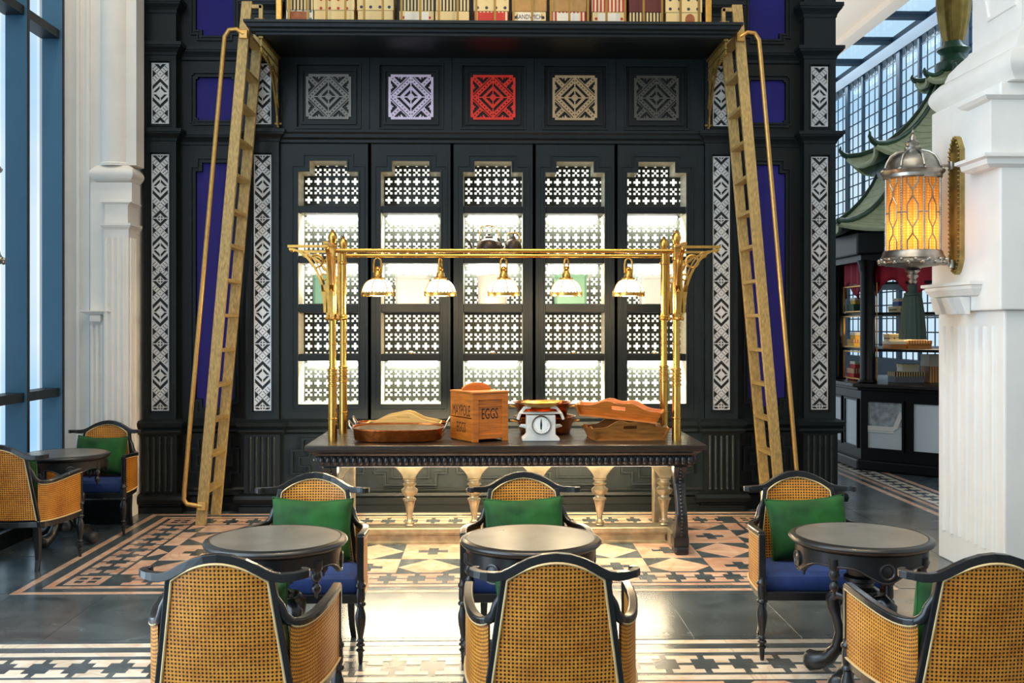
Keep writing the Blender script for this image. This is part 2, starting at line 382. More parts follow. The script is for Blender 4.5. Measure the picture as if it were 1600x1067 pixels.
def offset(poly, w):
    n = len(poly); ar = sum(poly[i][0]*poly[(i+1) % n][1]-poly[(i+1) % n][0]*poly[i][1] for i in range(n)); sg = 1 if ar > 0 else -1
    out = []
    for i in range(n):
        p0, p, p1 = Vector(poly[i-1]), Vector(poly[i]), Vector(poly[(i+1) % n])
        a = (p-p0).normalized(); b = (p1-p).normalized()
        na = Vector((a.y, -a.x))*sg; nb = Vector((b.y, -b.x))*sg
        k = na+nb; k = k/max(1e-6, (1+na.dot(nb))); out.append((p.x+k.x*w, p.y+k.y*w))
    return out
def plate(loops, y0, y1):
    """flat board in XZ with holes (loops[0] = outer), y0 front to y1"""
    bm = bmesh.new(); es = []
    for lp in loops:
        vs = [bm.verts.new((x, y0, z)) for x, z in lp]
        es += [bm.edges.new((vs[i], vs[(i+1) % len(vs)])) for i in range(len(vs))]
    r = bmesh.ops.triangle_fill(bm, use_beauty=True, use_dissolve=True, edges=es)
    fs = list(bm.faces)
    ex = bmesh.ops.extrude_face_region(bm, geom=fs)
    vs = [g for g in ex['geom'] if isinstance(g, bmesh.types.BMVert)]
    bmesh.ops.translate(bm, vec=(0, y1-y0, 0), verts=vs)
    bmesh.ops.recalc_face_normals(bm, faces=bm.faces)
    mb = MB(); bm.verts.index_update()
    mb.add([v.co for v in bm.verts], [[v.index for v in f.verts] for f in bm.faces]); bm.free(); return mb
def fret(cells, x0, z0, cw, ch, y0, y1, mb=None):
    """relief from a bitmap: True cells become one connected slab y0..y1. cells[row][col], row 0 at the bottom"""
    mb = mb or MB(); idx = {}
    def V(i, j, k):
        q = (i, j, k)
        if q not in idx: mb.v.append((x0+i*cw, y0 if k == 0 else y1, z0+j*ch)); idx[q] = len(mb.v)-1
        return idx[q]
    H = len(cells); Wd = len(cells[0])
    on = lambda r, c: 0 <= r < H and 0 <= c < Wd and cells[r][c]
    for r in range(H):
        for c in range(Wd):
            if not cells[r][c]: continue
            mb.f.append([V(c, r, 0), V(c+1, r, 0), V(c+1, r+1, 0), V(c, r+1, 0)])
            if not on(r-1, c): mb.f.append([V(c, r, 0), V(c, r, 1), V(c+1, r, 1), V(c+1, r, 0)])
            if not on(r+1, c): mb.f.append([V(c, r+1, 0), V(c+1, r+1, 0), V(c+1, r+1, 1), V(c, r+1, 1)])
            if not on(r, c-1): mb.f.append([V(c, r, 0), V(c, r+1, 0), V(c, r+1, 1), V(c, r, 1)])
            if not on(r, c+1): mb.f.append([V(c+1, r, 0), V(c+1, r, 1), V(c+1, r+1, 1), V(c+1, r+1, 0)])
    return mb
def empty(name, loc=(0, 0, 0), rz=0, parent=None):
    o = bpy.data.objects.new(name, None); C.objects.link(o); o.location = loc; o.rotation_euler = (0, 0, rz); o.empty_display_size = .1
    if parent is not None: o.parent = parent
    return o
def tag(o, label, cat, group=None):
    o['label'] = label; o['category'] = cat
    if group: o['group'] = group
    return o
def thing(name, label, cat, loc=(0, 0, 0), rz=0, group=None): return tag(empty(name, loc, rz), label, cat, group)
def structure(o): o['kind'] = 'structure'; return o
KIDS = {}
def dup(root, loc, rz, label, group=None):
    def cp(o, par):
        c = o.copy(); C.objects.link(c)
        if par is not None: c.parent = par
        for ch in [k for k in ALL if k.parent == o]: cp(ch, c)
        return c
    ALL = list(C.objects)
    r = cp(root, None); r.location = loc; r.rotation_euler = (0, 0, rz); r['label'] = label
    if group: r['group'] = group
    return r
def arc(c, r, a0, a1, n, plane='xz', y=0):
    o = []
    for i in range(n+1):
        a = a0+(a1-a0)*i/n
        if plane == 'xz': o.append((c[0]+r*math.cos(a), y, c[1]+r*math.sin(a)))
        else: o.append((c[0]+r*math.cos(a), c[1]+r*math.sin(a), y))
    return o
def text_mesh(body, size, depth, name='lettering'):
    cu = bpy.data.curves.new(name, 'FONT'); cu.body = body; cu.size = size; cu.extrude = depth; cu.align_x = 'CENTER'; cu.align_y = 'CENTER'; cu.resolution_u = 3
    ob = bpy.data.objects.new(name, cu); C.objects.link(ob)
    dg = bpy.context.evaluated_depsgraph_get(); me = bpy.data.meshes.new_from_object(ob.evaluated_get(dg))
    bpy.data.objects.remove(ob); bpy.data.curves.remove(cu); return me
# ================================================================ THE SETTING
CX = .03
# ---- floor -------------------------------------------------------
floor = MB().box(-3.62, -3.0, -.12, 8.2, 25, -.0015).build('floor', 'dark'); structure(floor)
def slab(poly, m, name, z=0.0, g=.0012):
    return MB().prism(offset(poly, -g), -.0014, z).build(name, m, floor)
def rect(x0, y0, x1, y1): return [(x0, y0), (x1, y0), (x1, y1), (x0, y1)]
SLABS = {}
def tile(poly, m, name, z=0.0):
    """alike pieces share mesh data"""
    cx = sum(p[0] for p in poly)/len(poly); cy = sum(p[1] for p in poly)/len(poly)
    k = (name, m, z, tuple((round(x-cx, 3), round(y-cy, 3)) for x, y in poly))
    if k not in SLABS:
        me = MB().prism(offset([(x-cx, y-cy) for x, y in poly], -.0012), -.0014, z).mesh(name); me.materials.append(M[m]); SLABS[k] = me
    return share(name, SLABS[k], floor, (cx, cy, 0))
def strip(x0, y0, x1, y1, m='pink'):
    """a long inlay strip laid in lengths"""
    L = max(x1-x0, y1-y0); n = max(1, round(L/.9))
    for i in range(n):
        a, b = i/n, (i+1)/n
        if x1-x0 > y1-y0: tile(rect(x0+(x1-x0)*a, y0, x0+(x1-x0)*b, y1), m, 'inlay_strip')
        else: tile(rect(x0, y0+(y1-y0)*a, x1, y0+(y1-y0)*b), m, 'inlay_strip')
def tpiece(cx, cy, dx, dy, m='pink'):
    """T of the cross border: bar outside, stem pointing (dx,dy) to the middle of the band"""
    b, h, st, sh = .077, .05, .036, .054
    pts = [(-b, 0), (b, 0), (b, h), (st, h), (st, h+sh), (-st, h+sh), (-st, h), (-b, h)]
    if dy: q = [(cx+x*dy, cy+y*dy) for x, y in pts]
    else: q = [(cx+y*dx, cy-x*dx) for x, y in pts]
    tile(q, m, 'border_tile')
def band_x(x0, x1, ya, yb, per=.184, m='pink'):
    n = int((x1-x0)/per); off = (x1-x0-n*per)/2
    for i in range(n):
        x = x0+off+(i+.5)*per; tpiece(x, ya, 0, 1, m); tpiece(x, yb, 0, -1, m)
def band_y(y0, y1, xa, xb, per=.184, m='pink'):
    n = max(1, int((y1-y0)/per)); off = (y1-y0-n*per)/2
    for i in range(n):
        y = y0+off+(i+.5)*per; tpiece(xa, y, 1, 0, m); tpiece(xb, y, -1, 0, m)
def corner_box(x, y, s=.225, m='pink'):
    tile(rect(x, y, x+s, y+s), m, 'corner_tile')
    for i in (0, 1):
        for j in (0, 1):
            a = x+s*(.2+.36*i); b = y+s*(.2+.36*j); tile(rect(a, b, a+s*.24, b+s*.24), 'dark', 'corner_inset', .0006)
# rug-like inlay in front of the panelled wall
XL, XR, YF, YB = -2.868, 2.49, 6.177, 8.792
w1, a2, w2, a3, bw = .05, .136, .052, .223, .236
for (o, w) in ((0, w1), (a2, w2)):
    strip(XL+o, YF+o, XR-o, YF+o+w); strip(XL+o, YB-o-w, XR-o, YB-o)
    strip(XL+o, YF+o+w, XL+o+w, YB-o-w); strip(XR-o-w, YF+o+w, XR-o, YB-o-w)
for x in (XL+a3, XR-a3-.225):
    for y in (YF+a3, YB-a3-.225): corner_box(x, y)
band_x(XL+a3+.25, XR-a3-.25, YF+a3, YF+a3+bw); band_x(XL+a3+.25, XR-a3-.25, YB-a3-bw, YB-a3)
band_y(YF+a3+.25, YB-a3-.25, XL+a3, XL+a3+bw); band_y(YF+a3+.25, YB-a3-.25, XR-a3-bw, XR-a3)
def clip(poly, x0, y0, x1, y1):
    for ax, lim, sg in ((0, x0, 1), (0, x1, -1), (1, y0, 1), (1, y1, -1)):
        out = []
        for i in range(len(poly)):
            p, q = poly[i-1], poly[i]; a = (p[ax]-lim)*sg; b = (q[ax]-lim)*sg
            if (a >= 0) != (b >= 0):
                t = a/(a-b); out.append((p[0]+(q[0]-p[0])*t, p[1]+(q[1]-p[1])*t))
            if b >= 0: out.append(q)
        poly = out
        if not poly: return None
    return poly
def field(x0, y0, x1, y1, gx, gy, px=.416, py=.48, m='pink'):
    i0 = math.floor((x0-gx)/px); i1 = math.ceil((x1-gx)/px); j0 = math.floor((y0-gy)/py); j1 = math.ceil((y1-gy)/py)
    for i in range(i0, i1):
        for j in range(j0, j1):
            a, b = gx+i*px, gy+j*py
            if (i+j) % 2 == 0:
                p = clip(rect(a, b, a+px, b+py), x0, y0, x1, y1)
                if p and len(p) >= 3: tile(p, m, 'field_tile')
                cx, cy = a+px/2, b+py/2; u, v = .036, .105
                q = [(-u, -v), (u, -v), (u, -u), (v, -u), (v, u), (u, u), (u, v), (-u, v), (-u, u), (-v, u), (-v, -u), (-u, -u)]
                if x0 < cx-v and cx+v < x1 and y0 < cy-v and cy+v < y1: tile([(cx+x, cy+y) for x, y in q], 'dark', 'cross_inset', .0006)
            else:
                d = clip([(a+px/2, b), (a+px, b+py/2), (a+px/2, b+py), (a, b+py/2)], x0, y0, x1, y1)
                if d and len(d) >= 3: tile(d, m, 'diamond_tile')
field(-2.385, 6.672, 2.005, 8.297, 1.472, 7.54)
# plain dark slabs between the two inlays and at the left and right
for k in range(-1, 12):
    x = -2.28+.555*(k-1)
    for (y0, y1) in ((5.27, 6.165), (5.222, 5.268)): tile(rect(x, y0, x+.553, y1), 'dark', 'marble_slab', .0004)
for y in (4.2, 5.2, 6.2, 7.2, 8.05): tile(rect(-3.55, y, -2.885, y+.85 if y < 8 else 8.55), 'dark', 'marble_slab', .0004)
for y in (6.2, 7.1, 8.0, 8.9, 9.8, 10.7):
    for x in (2.51, 3.15): tile(rect(x, y, x+.63, y+.895), 'dark', 'marble_slab', .0004)
# nearer inlay
strip(-3.3, 5.147, 3.9, 5.209, 'cream_m'); strip(-3.3, 5.008, 3.9, 5.066, 'cream_m'); strip(-3.3, 4.62, 3.9, 4.685, 'cream_m')
band_x(-2.75, 2.95, 4.715, 4.959, m='cream_m')
field(-3.3, 3.7, 3.9, 4.6, 1.472, 4.2)
# border running back along the pavilion
strip(3.79, 8.2, 3.85, 12.2); strip(3.92, 8.2, 3.975, 12.2); band_y(8.0, 12.2, 4.01, 4.25, m='cream_m'); strip(4.3, 8.2, 4.36, 12.2)

# ---- back wall ----------------------------------------------------
wall = structure(empty('wall_back', (0, 0, 0)))
YP = 8.85                                                     # front of the pilasters
MB().box(-3.0, 9.3, 0, 3.06, 9.45, 6.9).build('wall_core', 'panel2', wall)
def zP(y, Y=YP): return P(768, y, Y).z
def bar(x0, x1, yf, z0, z1, yb=9.0): return MB().box(x0, yf, z0, x1, yb, z1)
def mould(mb, x0, x1, yf, steps, yb=9.0):
    """stacked moulding: steps = (z0, z1, projection)"""
    for z0, z1, p in steps: mb.box(x0-p, yf-p, z0, x1+p, yb, z1)
    return mb
def profile_x(mb, x0, x1, prof, yb, ret=0):
    """profile (y, z) swept along X with mitred returns of 45 degrees when ret"""
    n = len(prof); vs = []
    yf = max(p[0] for p in prof)
    for x, sg in ((x0, -1), (x1, 1)):
        for y, z in prof: vs.append((x+sg*(yf-y)*ret, y, z))
        for y, z in prof: vs.append((x+sg*(yf-y)*ret, yb, z))
    fs = []
    for i in range(n-1):
        fs += [[i, i+1, 2*n+i+1, 2*n+i], [n+i+1, n+i, 3*n+i, 3*n+i+1], [i, n+i, n+i+1, i+1], [2*n+i, 2*n+i+1, 3*n+i+1, 3*n+i]]
    fs += [[0, 2*n, 3*n, n], [n-1, 2*n-1, 4*n-1, 3*n-1]]
    return mb.add(vs, fs)
def cyma(yf, z0, z1, p):
    """cornice: narrow at the bottom, full projection p at the top"""
    h = z1-z0
    return [(yf, z0), (yf-.12*p, z0+.06*h), (yf-.2*p, z0+.25*h), (yf-.45*p, z0+.42*h), (yf-.8*p, z0+.6*h), (yf-.86*p, z0+.72*h), (yf-p, z0+.74*h), (yf-p, z0+h)]
# lattice bitmap for the pilasters
def pil_bit(x, y, H=31):
    yy = y % (2*H); yy = yy-2*H if yy > H else yy
    a, b = abs(x), abs(yy)
    if a >= 8: return True
    d = a+b
    if 4.5 <= d <= 7.5 and a >= 1 and b >= 1: return False
    if 11 <= d <= 14 and b <= 14 and a <= 7: return False
    q = abs(b-19)
    if b > 13 or d > 15:
        s = b-19
        if 4 <= s-a+0 <= 7 and b <= 30: return False
        if a-q >= 4: return False
        if a == q and a % 2 == 0 and a < 7: return False
        if abs(a-q) == 2 and (a+q) % 4 < 2 and a <= 7 and q <= 8: return False
    e = abs(b-31)
    if 1 <= a <= 2 and 1 <= e <= 2 and not (a == 2 and e == 2): return False
    return True
cell = .149/17
def lattice_mesh(z0, z1, zc):
    n = round((z1-z0)/cell); ch = (z1-z0)/n
    cells = [[True if (r < 1 or r >= n-1) else pil_bit(c-8, round((z0+(r+.5)*ch-zc)/cell)) for c in range(17)] for r in range(n)]
    return fret(cells, -.0745, z0, .149/17, ch, 0, .008)
zl0, zl1 = zP(641), zP(242.6); zu0, zu1 = zP(195), zP(100.5)
LOW = lattice_mesh(zl0, zl1, zP(292)).mesh('lattice_panel'); UP = lattice_mesh(zu0, zu1, (zu0+zu1)/2).mesh('lattice_panel')
LOW.materials.append(M['pearl']); UP.materials.append(M['pearl'])
PIL = (CX-2.86, CX-1.985, CX+1.985, CX+2.845)
for k, x in enumerate(PIL):
    hw = .138 if k in (0, 3) else .142
    holes = []
    R4 = lambda a, b, c, d: [(a, b), (c, b), (c, d), (a, d)]
    sh = plate([R4(x-hw, .69, x+hw, 6.9), R4(x-.083, zl0-.012, x+.083, zl1+.012), R4(x-.083, zu0-.012, x+.083, zu1+.012)], YP, YP+.06)
    sh.box(x-hw, YP+.04, .69, x+hw, 9.3, 6.9)
    p = sh.build('pilaster', 'panel', wall)
    MB().box(x-.083, YP+.03, zl0-.012, x+.083, YP+.038, zl1+.012).box(x-.083, YP+.03, zu0-.012, x+.083, YP+.038, zu1+.012).build('lattice_backing', 'fret_backing', p)
    share('lattice_panel', LOW, p, (x, YP+.014, 0)); share('lattice_panel', UP, p, (x, YP+.014, 0))
    fr = MB()
    for a, b in ((zl0, zl1), (zu0, zu1)): fr.ring(R4(x-.083, a-.012, x+.083, b+.012), .012, YP-.008, YP+.002)
    fr.build('lattice_frame', 'panel2', p)
    for (ya, yb, pr) in ((25, 2, .055), (90, 70, .062), (223, 204, .062)):
        profile_x(MB(), x-hw, x+hw, cyma(YP+.001, zP(ya), zP(yb), pr), 9.1, 1).build('capital', 'panel', p)
    cap = MB()
    profile_x(cap, x-hw-.008, x+hw+.008, [(YP+.001, .668), (YP-.03, .675), (YP-.05, .70), (YP-.03, .72), (YP-.055, .745), (YP-.062, .775), (YP-.03, .79), (YP+.001, .80)], 9.1, 1)
    cap.build('dado_cap', 'panel', p)
    MB().box(x-hw-.012, YP-.012, .165, x+hw+.012, 9.1, .672).build('fluted_base', 'panel2', p)
    for i in range(5):
        fx = x+(i-2)*.05
        mb = MB(); mb.tube([(fx, YP-.012, .185), (fx, YP-.012, .655)], .017, 8); mb.lathe([(0, -.012), (.012, -.008), (.015, 0), (.010, .01), (0, .013)], 8, (fx, YP-.02, .195))
        mb.build('fluting', 'panel', p, smooth=50)
    pb = MB(); profile_x(pb, x-hw-.03, x+hw+.03, [(YP-.0, 0), (YP-.025, 0), (YP-.025, .05), (YP-.012, .058), (YP-.012, .07), (YP-.055, .085), (YP-.065, .12), (YP-.055, .15), (YP-.02, .165), (YP, .17)], 9.1, 1)
    pb.build('plinth', 'panel2', p)
# stepped outline used all over the wall
def stepped(cx, hw, z0, z1, sx, sz, bottom=True, top=True):
    pts = []
    pts += [(cx-hw+sx, z0), (cx+hw-sx, z0), (cx+hw-sx, z0+sz), (cx+hw, z0+sz)] if bottom else [(cx-hw, z0), (cx+hw, z0)]
    pts += [(cx+hw, z1-sz), (cx+hw-sx, z1-sz), (cx+hw-sx, z1), (cx-hw+sx, z1), (cx-hw+sx, z1-sz), (cx-hw, z1-sz)] if top else [(cx+hw, z1), (cx-hw, z1)]
    if bottom: pts += [(cx-hw, z0+sz), (cx-hw+sx, z0+sz)]
    return pts
def base_run(x0, x1, yf):
    mb = MB(); profile_x(mb, x0, x1, [(yf, 0), (yf-.05, 0), (yf-.05, .055), (yf-.03, .065), (yf-.03, .12), (yf-.055, .14), (yf-.05, .165), (yf-.02, .18), (yf, .2)], 9.3); return mb
# side bays with the indigo cloth panels
for (xa, xb) in ((PIL[0]+.138, PIL[1]-.142), (PIL[2]+.142, PIL[3]-.138)):
    c = (xa+xb)/2; hw = .165; YB2 = 8.985
    bay = MB().box(xa, YB2+.03, 0, xb, 9.3, 6.9).build('side_bay', 'panel2', wall)
    low = stepped(c, hw, zP(638), zP(252), .055, .075); mid = stepped(c, hw, zP(185), zP(117), .018, .018); top = stepped(c, hw, zP(52), 5.7, .055, .05)
    R5 = [(xa, .8), (xb, .8), (xb, zP(214)), (xa, zP(214))]
    plate([R5, low], YB2, YB2+.03).build('panel_surround', 'panel2', bay)
    plate([[(xa, zP(204)), (xb, zP(204)), (xb, zP(92)), (xa, zP(92))], mid], YB2, YB2+.03).build('panel_surround', 'panel2', bay)
    plate([[(xa, zP(82)), (xb, zP(82)), (xb, 6.9), (xa, 6.9)], top], YB2, YB2+.03).build('panel_surround', 'panel2', bay)
    for poly in (low, mid, top):
        MB().ring(poly, .014, YB2-.012, YB2+.001).build('panel_moulding', 'panel', bay)
        MB().ring(offset(poly, .032), .012, YB2-.02, YB2+.001).build('panel_moulding', 'panel', bay)
        MB().wallprism(offset(poly, -.004), YB2+.018, YB2+.026).build('cloth_panel', 'indigo', bay)
    for (ya, yb, pr) in ((225, 204, .05), (91, 70, .05)):
        profile_x(MB(), xa, xb, cyma(YB2, zP(ya), zP(yb), pr), 9.1).build('cornice', 'panel', bay)
    d = MB(); profile_x(d, xa, xb, [(YB2, .668), (YB2-.03, .69), (YB2-.015, .71), (YB2-.045, .74), (YB2-.05, .775), (YB2, .80)], 9.1); d.build('dado_rail', 'panel', bay)
    MB().box(xa, YB2, 0, xb, YB2+.03, .8).build('dado_board', 'panel2', bay)
    dd = stepped(c, .2, .25, .62, .07, .09)
    MB().ring(dd, .016, YB2-.03, YB2+.001).build('panel_moulding', 'panel', bay); MB().ring(offset(dd, -.055), .014, YB2-.026, YB2+.001).build('panel_moulding', 'panel', bay)
    base_run(xa, xb, YB2).build('skirting', 'panel2', bay)
# centre: five niches
YC = 8.9; YN = 9.175
zc = lambda y: P(769, y, YC).z
NX = [CX+.7135*(k-2) for k in range(5)]
xa, xb = PIL[1]+.142, PIL[2]-.142
zt, zs, zb0 = zc(252), zc(269), zc(631)
def bit_cross(c, r):
    c %= 4; r %= 8
    if c == 3 or r in (3, 7): return False
    if r < 3: return c == 1 or r == 1
    rr = r-4; return (c == 1) == (rr == 1)
cw = .0206
rowz = [(zc(631), zc(564)), (zc(553), zc(488)), (zc(475), zc(411)), (zc(400), zc(333)), (zc(322), zc(252))]
NHW = .2585
SCR = []
for ri, (a, b) in enumerate(rowz):
    nr = round((b-a+.06)/cw); nc = 26
    cells = [[not bit_cross(c-2+1, r+(ri*5) % 8) for c in range(nc)] for r in range(nr)]
    # edges kept solid so that the board hangs together
    me = fret(cells, -nc*cw/2, a-.03, cw, cw, 0, .006).mesh('fretwork_screen'); me.materials.append(M['screen']); SCR.append(me)
edges = [xa]+[(NX[k]+NX[k+1])/2 for k in range(4)]+[xb]
for k, x in enumerate(NX):
    op = [(x-NHW, zb0), (x+NHW, zb0), (x+NHW, zs), (x+NHW-.097, zs), (x+NHW-.097, zt), (x-NHW+.097, zt), (x-NHW+.097, zs), (x-NHW, zs)]
    e0, e1 = edges[k], edges[k+1]
    R = [(e0+.002, .8), (e1-.002, .8), (e1-.002, zc(222)), (e0+.002, zc(222))]
    bay = plate([R, op], YC, YC+.03).build('niche', 'panel', wall)
    MB().ring(op, .012, YC-.014, YC+.002).build('niche_moulding', 'panel', bay)
    MB().ring(offset(op, .045), .012, YC-.012, YC+.002).build('niche_moulding', 'panel', bay)
    for e in (e0, e1):
        if xa < e < xb: MB().box(e-.012, YC-.012, .8, e+.012, YC+.02, zc(222)).build('stile_bead', 'panel2', bay)
    liner = MB(); n = len(op); q = offset(op, -.0006)
    vs = [(u, YC+.004, v) for u, v in q]+[(u, YN+.03, v) for u, v in q]
    liner.add(vs, [[i, (i+1) % n, n+(i+1) % n, n+i] for i in range(n)])
    liner.build('niche_lining', 'niche', bay)
    MB().box(x-NHW, YN+.032, zb0, x+NHW, YN+.04, zt).build('backlight_panel', 'backlight', bay)
    for ri in range(5):
        share('fretwork_screen', SCR[ri], bay, (x, YN, 0))
    for ri in range(4):
        z1 = rowz[ri][1]; z2 = rowz[ri+1][0]
        MB().box(x-NHW+.001, YC+.006, z1, x+NHW-.001, YN-.002, z2).build('shelf', 'panel2', bay, bevel=.004)
    for ri in (0, 2, 3):
        z = rowz[ri][1]
        if ri != 4: MB().box(x-.22, YN-.05, z-.012, x+.22, YN-.03, z-.001).build('light_strip', 'led', bay)
        area('shelf_light', (x, YN-.07, z-.02), (math.radians(28), 0, 0), .44, .03, 9.0, (1, .95, .86))
# square panels above; each one's reflection is put into its colour
N = 37
def sq_bit(x, y):
    a, b = abs(x), abs(y)
    if a >= 17 and b >= 17: return None
    if a >= 17 or b >= 17: return True
    d = a+b
    if d <= 3: return True
    if 4 <= d <= 6: return a == 0 or b == 0
    if d <= 9: return True
    if 10 <= d <= 12: return a == 0 or b == 0
    if d <= 14: return True
    if d == 15: return (a % 2 == 0)
    if d in (16, 17): return True
    if d == 18: return False
    if d in (19,): return True
    if abs(a-b) <= 0: return (a % 2 == 0)
    if abs(a-b) in (1, 2): return True
    if 20 <= d <= 22: return False
    m = min(a, b); 
    if abs(a-b) in (3, 4, 5): return False
    if d == 23 or m in (10, 12): return True
    return (a*3+b) % 4 < 2
cells = [[sq_bit(c-18, r-18) is True for c in range(N)] for r in range(N)]
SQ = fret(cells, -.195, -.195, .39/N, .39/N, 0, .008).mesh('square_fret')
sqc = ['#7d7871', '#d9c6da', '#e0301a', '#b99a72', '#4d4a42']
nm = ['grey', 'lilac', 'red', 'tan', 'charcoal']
zq = (zc(118)+zc(185))/2
hdr = MB().box(xa, YC+.03, zc(222), xb, 9.3, 6.9).build('upper_wall', 'panel2', wall)
for k, x in enumerate(NX):
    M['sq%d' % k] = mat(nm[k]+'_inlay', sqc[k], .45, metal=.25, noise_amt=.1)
    e0, e1 = edges[k], edges[k+1]
    R = [(e0+.002, zc(208)), (e1-.002, zc(208)), (e1-.002, zc(60)), (e0+.002, zc(60))]
    I = [(x-.27, zq-.27), (x+.27, zq-.27), (x+.27, zq+.27), (x-.27, zq+.27)]
    b = plate([R, I], YC, YC+.03).build('carved_panel', 'panel', wall)
    MB().ring(I, .014, YC-.012, YC+.002).build('panel_moulding', 'panel', b)
    I2 = offset(I, -.02); MB().ring(offset(I2, -.03), .02, YC+.012, YC+.03).build('panel_moulding', 'panel2', b)
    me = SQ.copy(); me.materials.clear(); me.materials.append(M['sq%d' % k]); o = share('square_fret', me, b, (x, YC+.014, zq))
    o['label'] = nm[k]+' reflection tint on cut-out diamond fret'
gc = MB(); profile_x(gc, xa, xb, [(YC, zc(226)), (YC-.02, zc(224)), (YC-.02, zc(220)), (YC-.045, zc(217)), (YC-.05, zc(212)), (YC-.065, zc(209)), (YC-.065, zc(206)), (YC, zc(204))], 9.1)
gc.build('cornice', 'panel', wall)
cr2 = MB(); profile_x(cr2, xa, xb, [(YC, .668), (YC-.025, .69), (YC-.012, .71), (YC-.04, .74), (YC-.045, .775), (YC, .80)], 9.1); cr2.build('dado_rail', 'panel', wall)
MB().box(xa, YC+.01, 0, xb, 9.3, .8).build('dado_board', 'panel', wall)
for x in NX:
    dd = stepped(x, .3, .24, .62, .09, .1)
    MB().ring(dd, .018, YC-.028, YC+.012).build('panel_moulding', 'panel', wall)
    MB().ring(offset(dd, -.06), .016, YC-.022, YC+.012).build('panel_moulding', 'panel', wall)
base_run(xa, xb, YC).build('skirting', 'panel2', wall)

# ---- ceilings ------------------------------------------------------
ceil = structure(MB().box(-4.4, -3, 6.9, 6.7, 25, 7.0).build('ceiling', 'ceil'))
MB().box(3.2, 9.6, 6.72, 6.7, 9.9, 6.9).build('ceiling_beam', 'ceil', ceil); MB().box(3.2, 13.4, 6.72, 6.7, 13.7, 6.9).build('ceiling_beam', 'ceil', ceil)
MB().box(6.45, 9, 6.8, 6.7, 25, 6.9).build('ceiling_moulding', 'ceil', ceil)
# ---- left window wall ----------------------------------------------
wl_ = structure(empty('window_1', (0, 0, 0)))
XW = -3.515
ys = [7.86-.64*k for k in range(0, 2)]+[8.5]
for y in [8.5, 7.86, 7.22]:
    MB().box(XW-.165, y, .1, XW, y+.035, 6.9).build('mullion', 'frame_blue', wl_, bevel=.004)
    MB().box(XW-.002, y+.004, .1, XW+.004, y+.04, 6.9).build('mullion_edge', 'black', wl_)
for y0, y1 in ((7.22, 7.86), (7.86, 8.5)):
    for z in (.12, 1.06, 4.0): MB().box(XW-.17, y0+.036, z-.035, XW-.02, y1-.002, z+.035).build('transom', 'panel', wl_)
    MB().box(XW-.212, y0+.04, .1, XW-.205, y1, 6.9).build('window_pane', 'glass', wl_)
for y in [5.85-.9*k for k in range(9)]:
    MB().box(XW-.2, y, .1, XW, y+.05, 6.9).build('mullion', 'frame_blue', wl_)
for z in (.12, 1.06, 4.0): MB().box(XW-.17, -1.4, z-.035, XW-.02, 5.85, z+.035).build('transom', 'panel', wl_)
wb = MB(); wb.box(XW-.25, -3, 0, XW+.03, 8.55, .10); wb.box(XW-.25, -3, .10, XW+.045, 8.55, .125)
structure(wb.build('baseboard_left', 'panel2'))
structure(MB().box(XW-.4, 5.96, 0, XW-.131, 7.07, 6.9).build('wall_left', 'white'))
# ---- white piers ----------------------------------------------------
pl = structure(MB().box(-3.75, 8.62, .0, -3.005, 9.3, 6.9).build('trim_1', 'white')); pl['label'] = 'white plaster pier beside the tall windows'
zL = lambda y: P(180, y, 8.5).z
xl = lambda px: P(px, 500, 8.5).x
MB().box(xl(141), 8.5, zL(318), xl(206), 8.7, zL(285)).build('pier_block', 'white', pl)
MB().box(xl(141), 8.5, .18, xl(166), 8.7, zL(318)).build('pier_block', 'white', pl)
mb = MB(); pr = []
for i in range(13):
    t = i/12; a = -PI/2+PI*t; pr.append((8.52-.05*math.cos(a), zL(285)+(zL(258)-zL(285))*t))
profile_x(mb, xl(150), xl(200), pr, 8.75, 1); mb.build('pier_torus', 'white', pl, smooth=60)
# upper round shaft
sh = MB(); sh.lathe([(.135, zL(258)), (.135, zL(254)), (.12, zL(252)), (.12, 6.9)], 28, (xl(173), 8.62, 0)); sh.build('pier_shaft', 'white', pl, smooth=40)
MB().box(xl(193), 8.56, zL(256), xl(209), 8.75, 6.9).build('pier_block', 'white', pl)
for k, (a, b) in enumerate(((112, 117), (128, 133))): MB().box(xl(a), 8.59, .18, xl(b), 8.63, 6.9).build('pier_bead', 'white', pl)
# fluted pilaster on its corner
MB().box(xl(166), 8.44, .18, xl(205), 8.62, zL(352)).build('corner_pilaster', 'white', pl)
for k in range(4): MB().tube([(xl(170+k*9.2), 8.442, .2), (xl(170+k*9.2), 8.442, zL(372))], .016, 8).build('fluting', 'white', pl, smooth=50)
for k in range(3): MB().tube([(xl(205), 8.48+k*.055, .2), (xl(205), 8.48+k*.055, zL(372))], .014, 8).build('fluting', 'white', pl, smooth=50)
profile_x(MB(), xl(168), xl(203), cyma(8.45, zL(364), zL(350), .035), 8.7, 1).build('capital', 'white', pl)
MB().box(xl(167), 8.45, zL(352), xl(203), 8.7, zL(320)).build('pier_block', 'white', pl)
profile_x(MB(), xl(167), xl(203), cyma(8.46, zL(322), zL(316), .03), 8.7, 1).build('capital', 'white', pl)
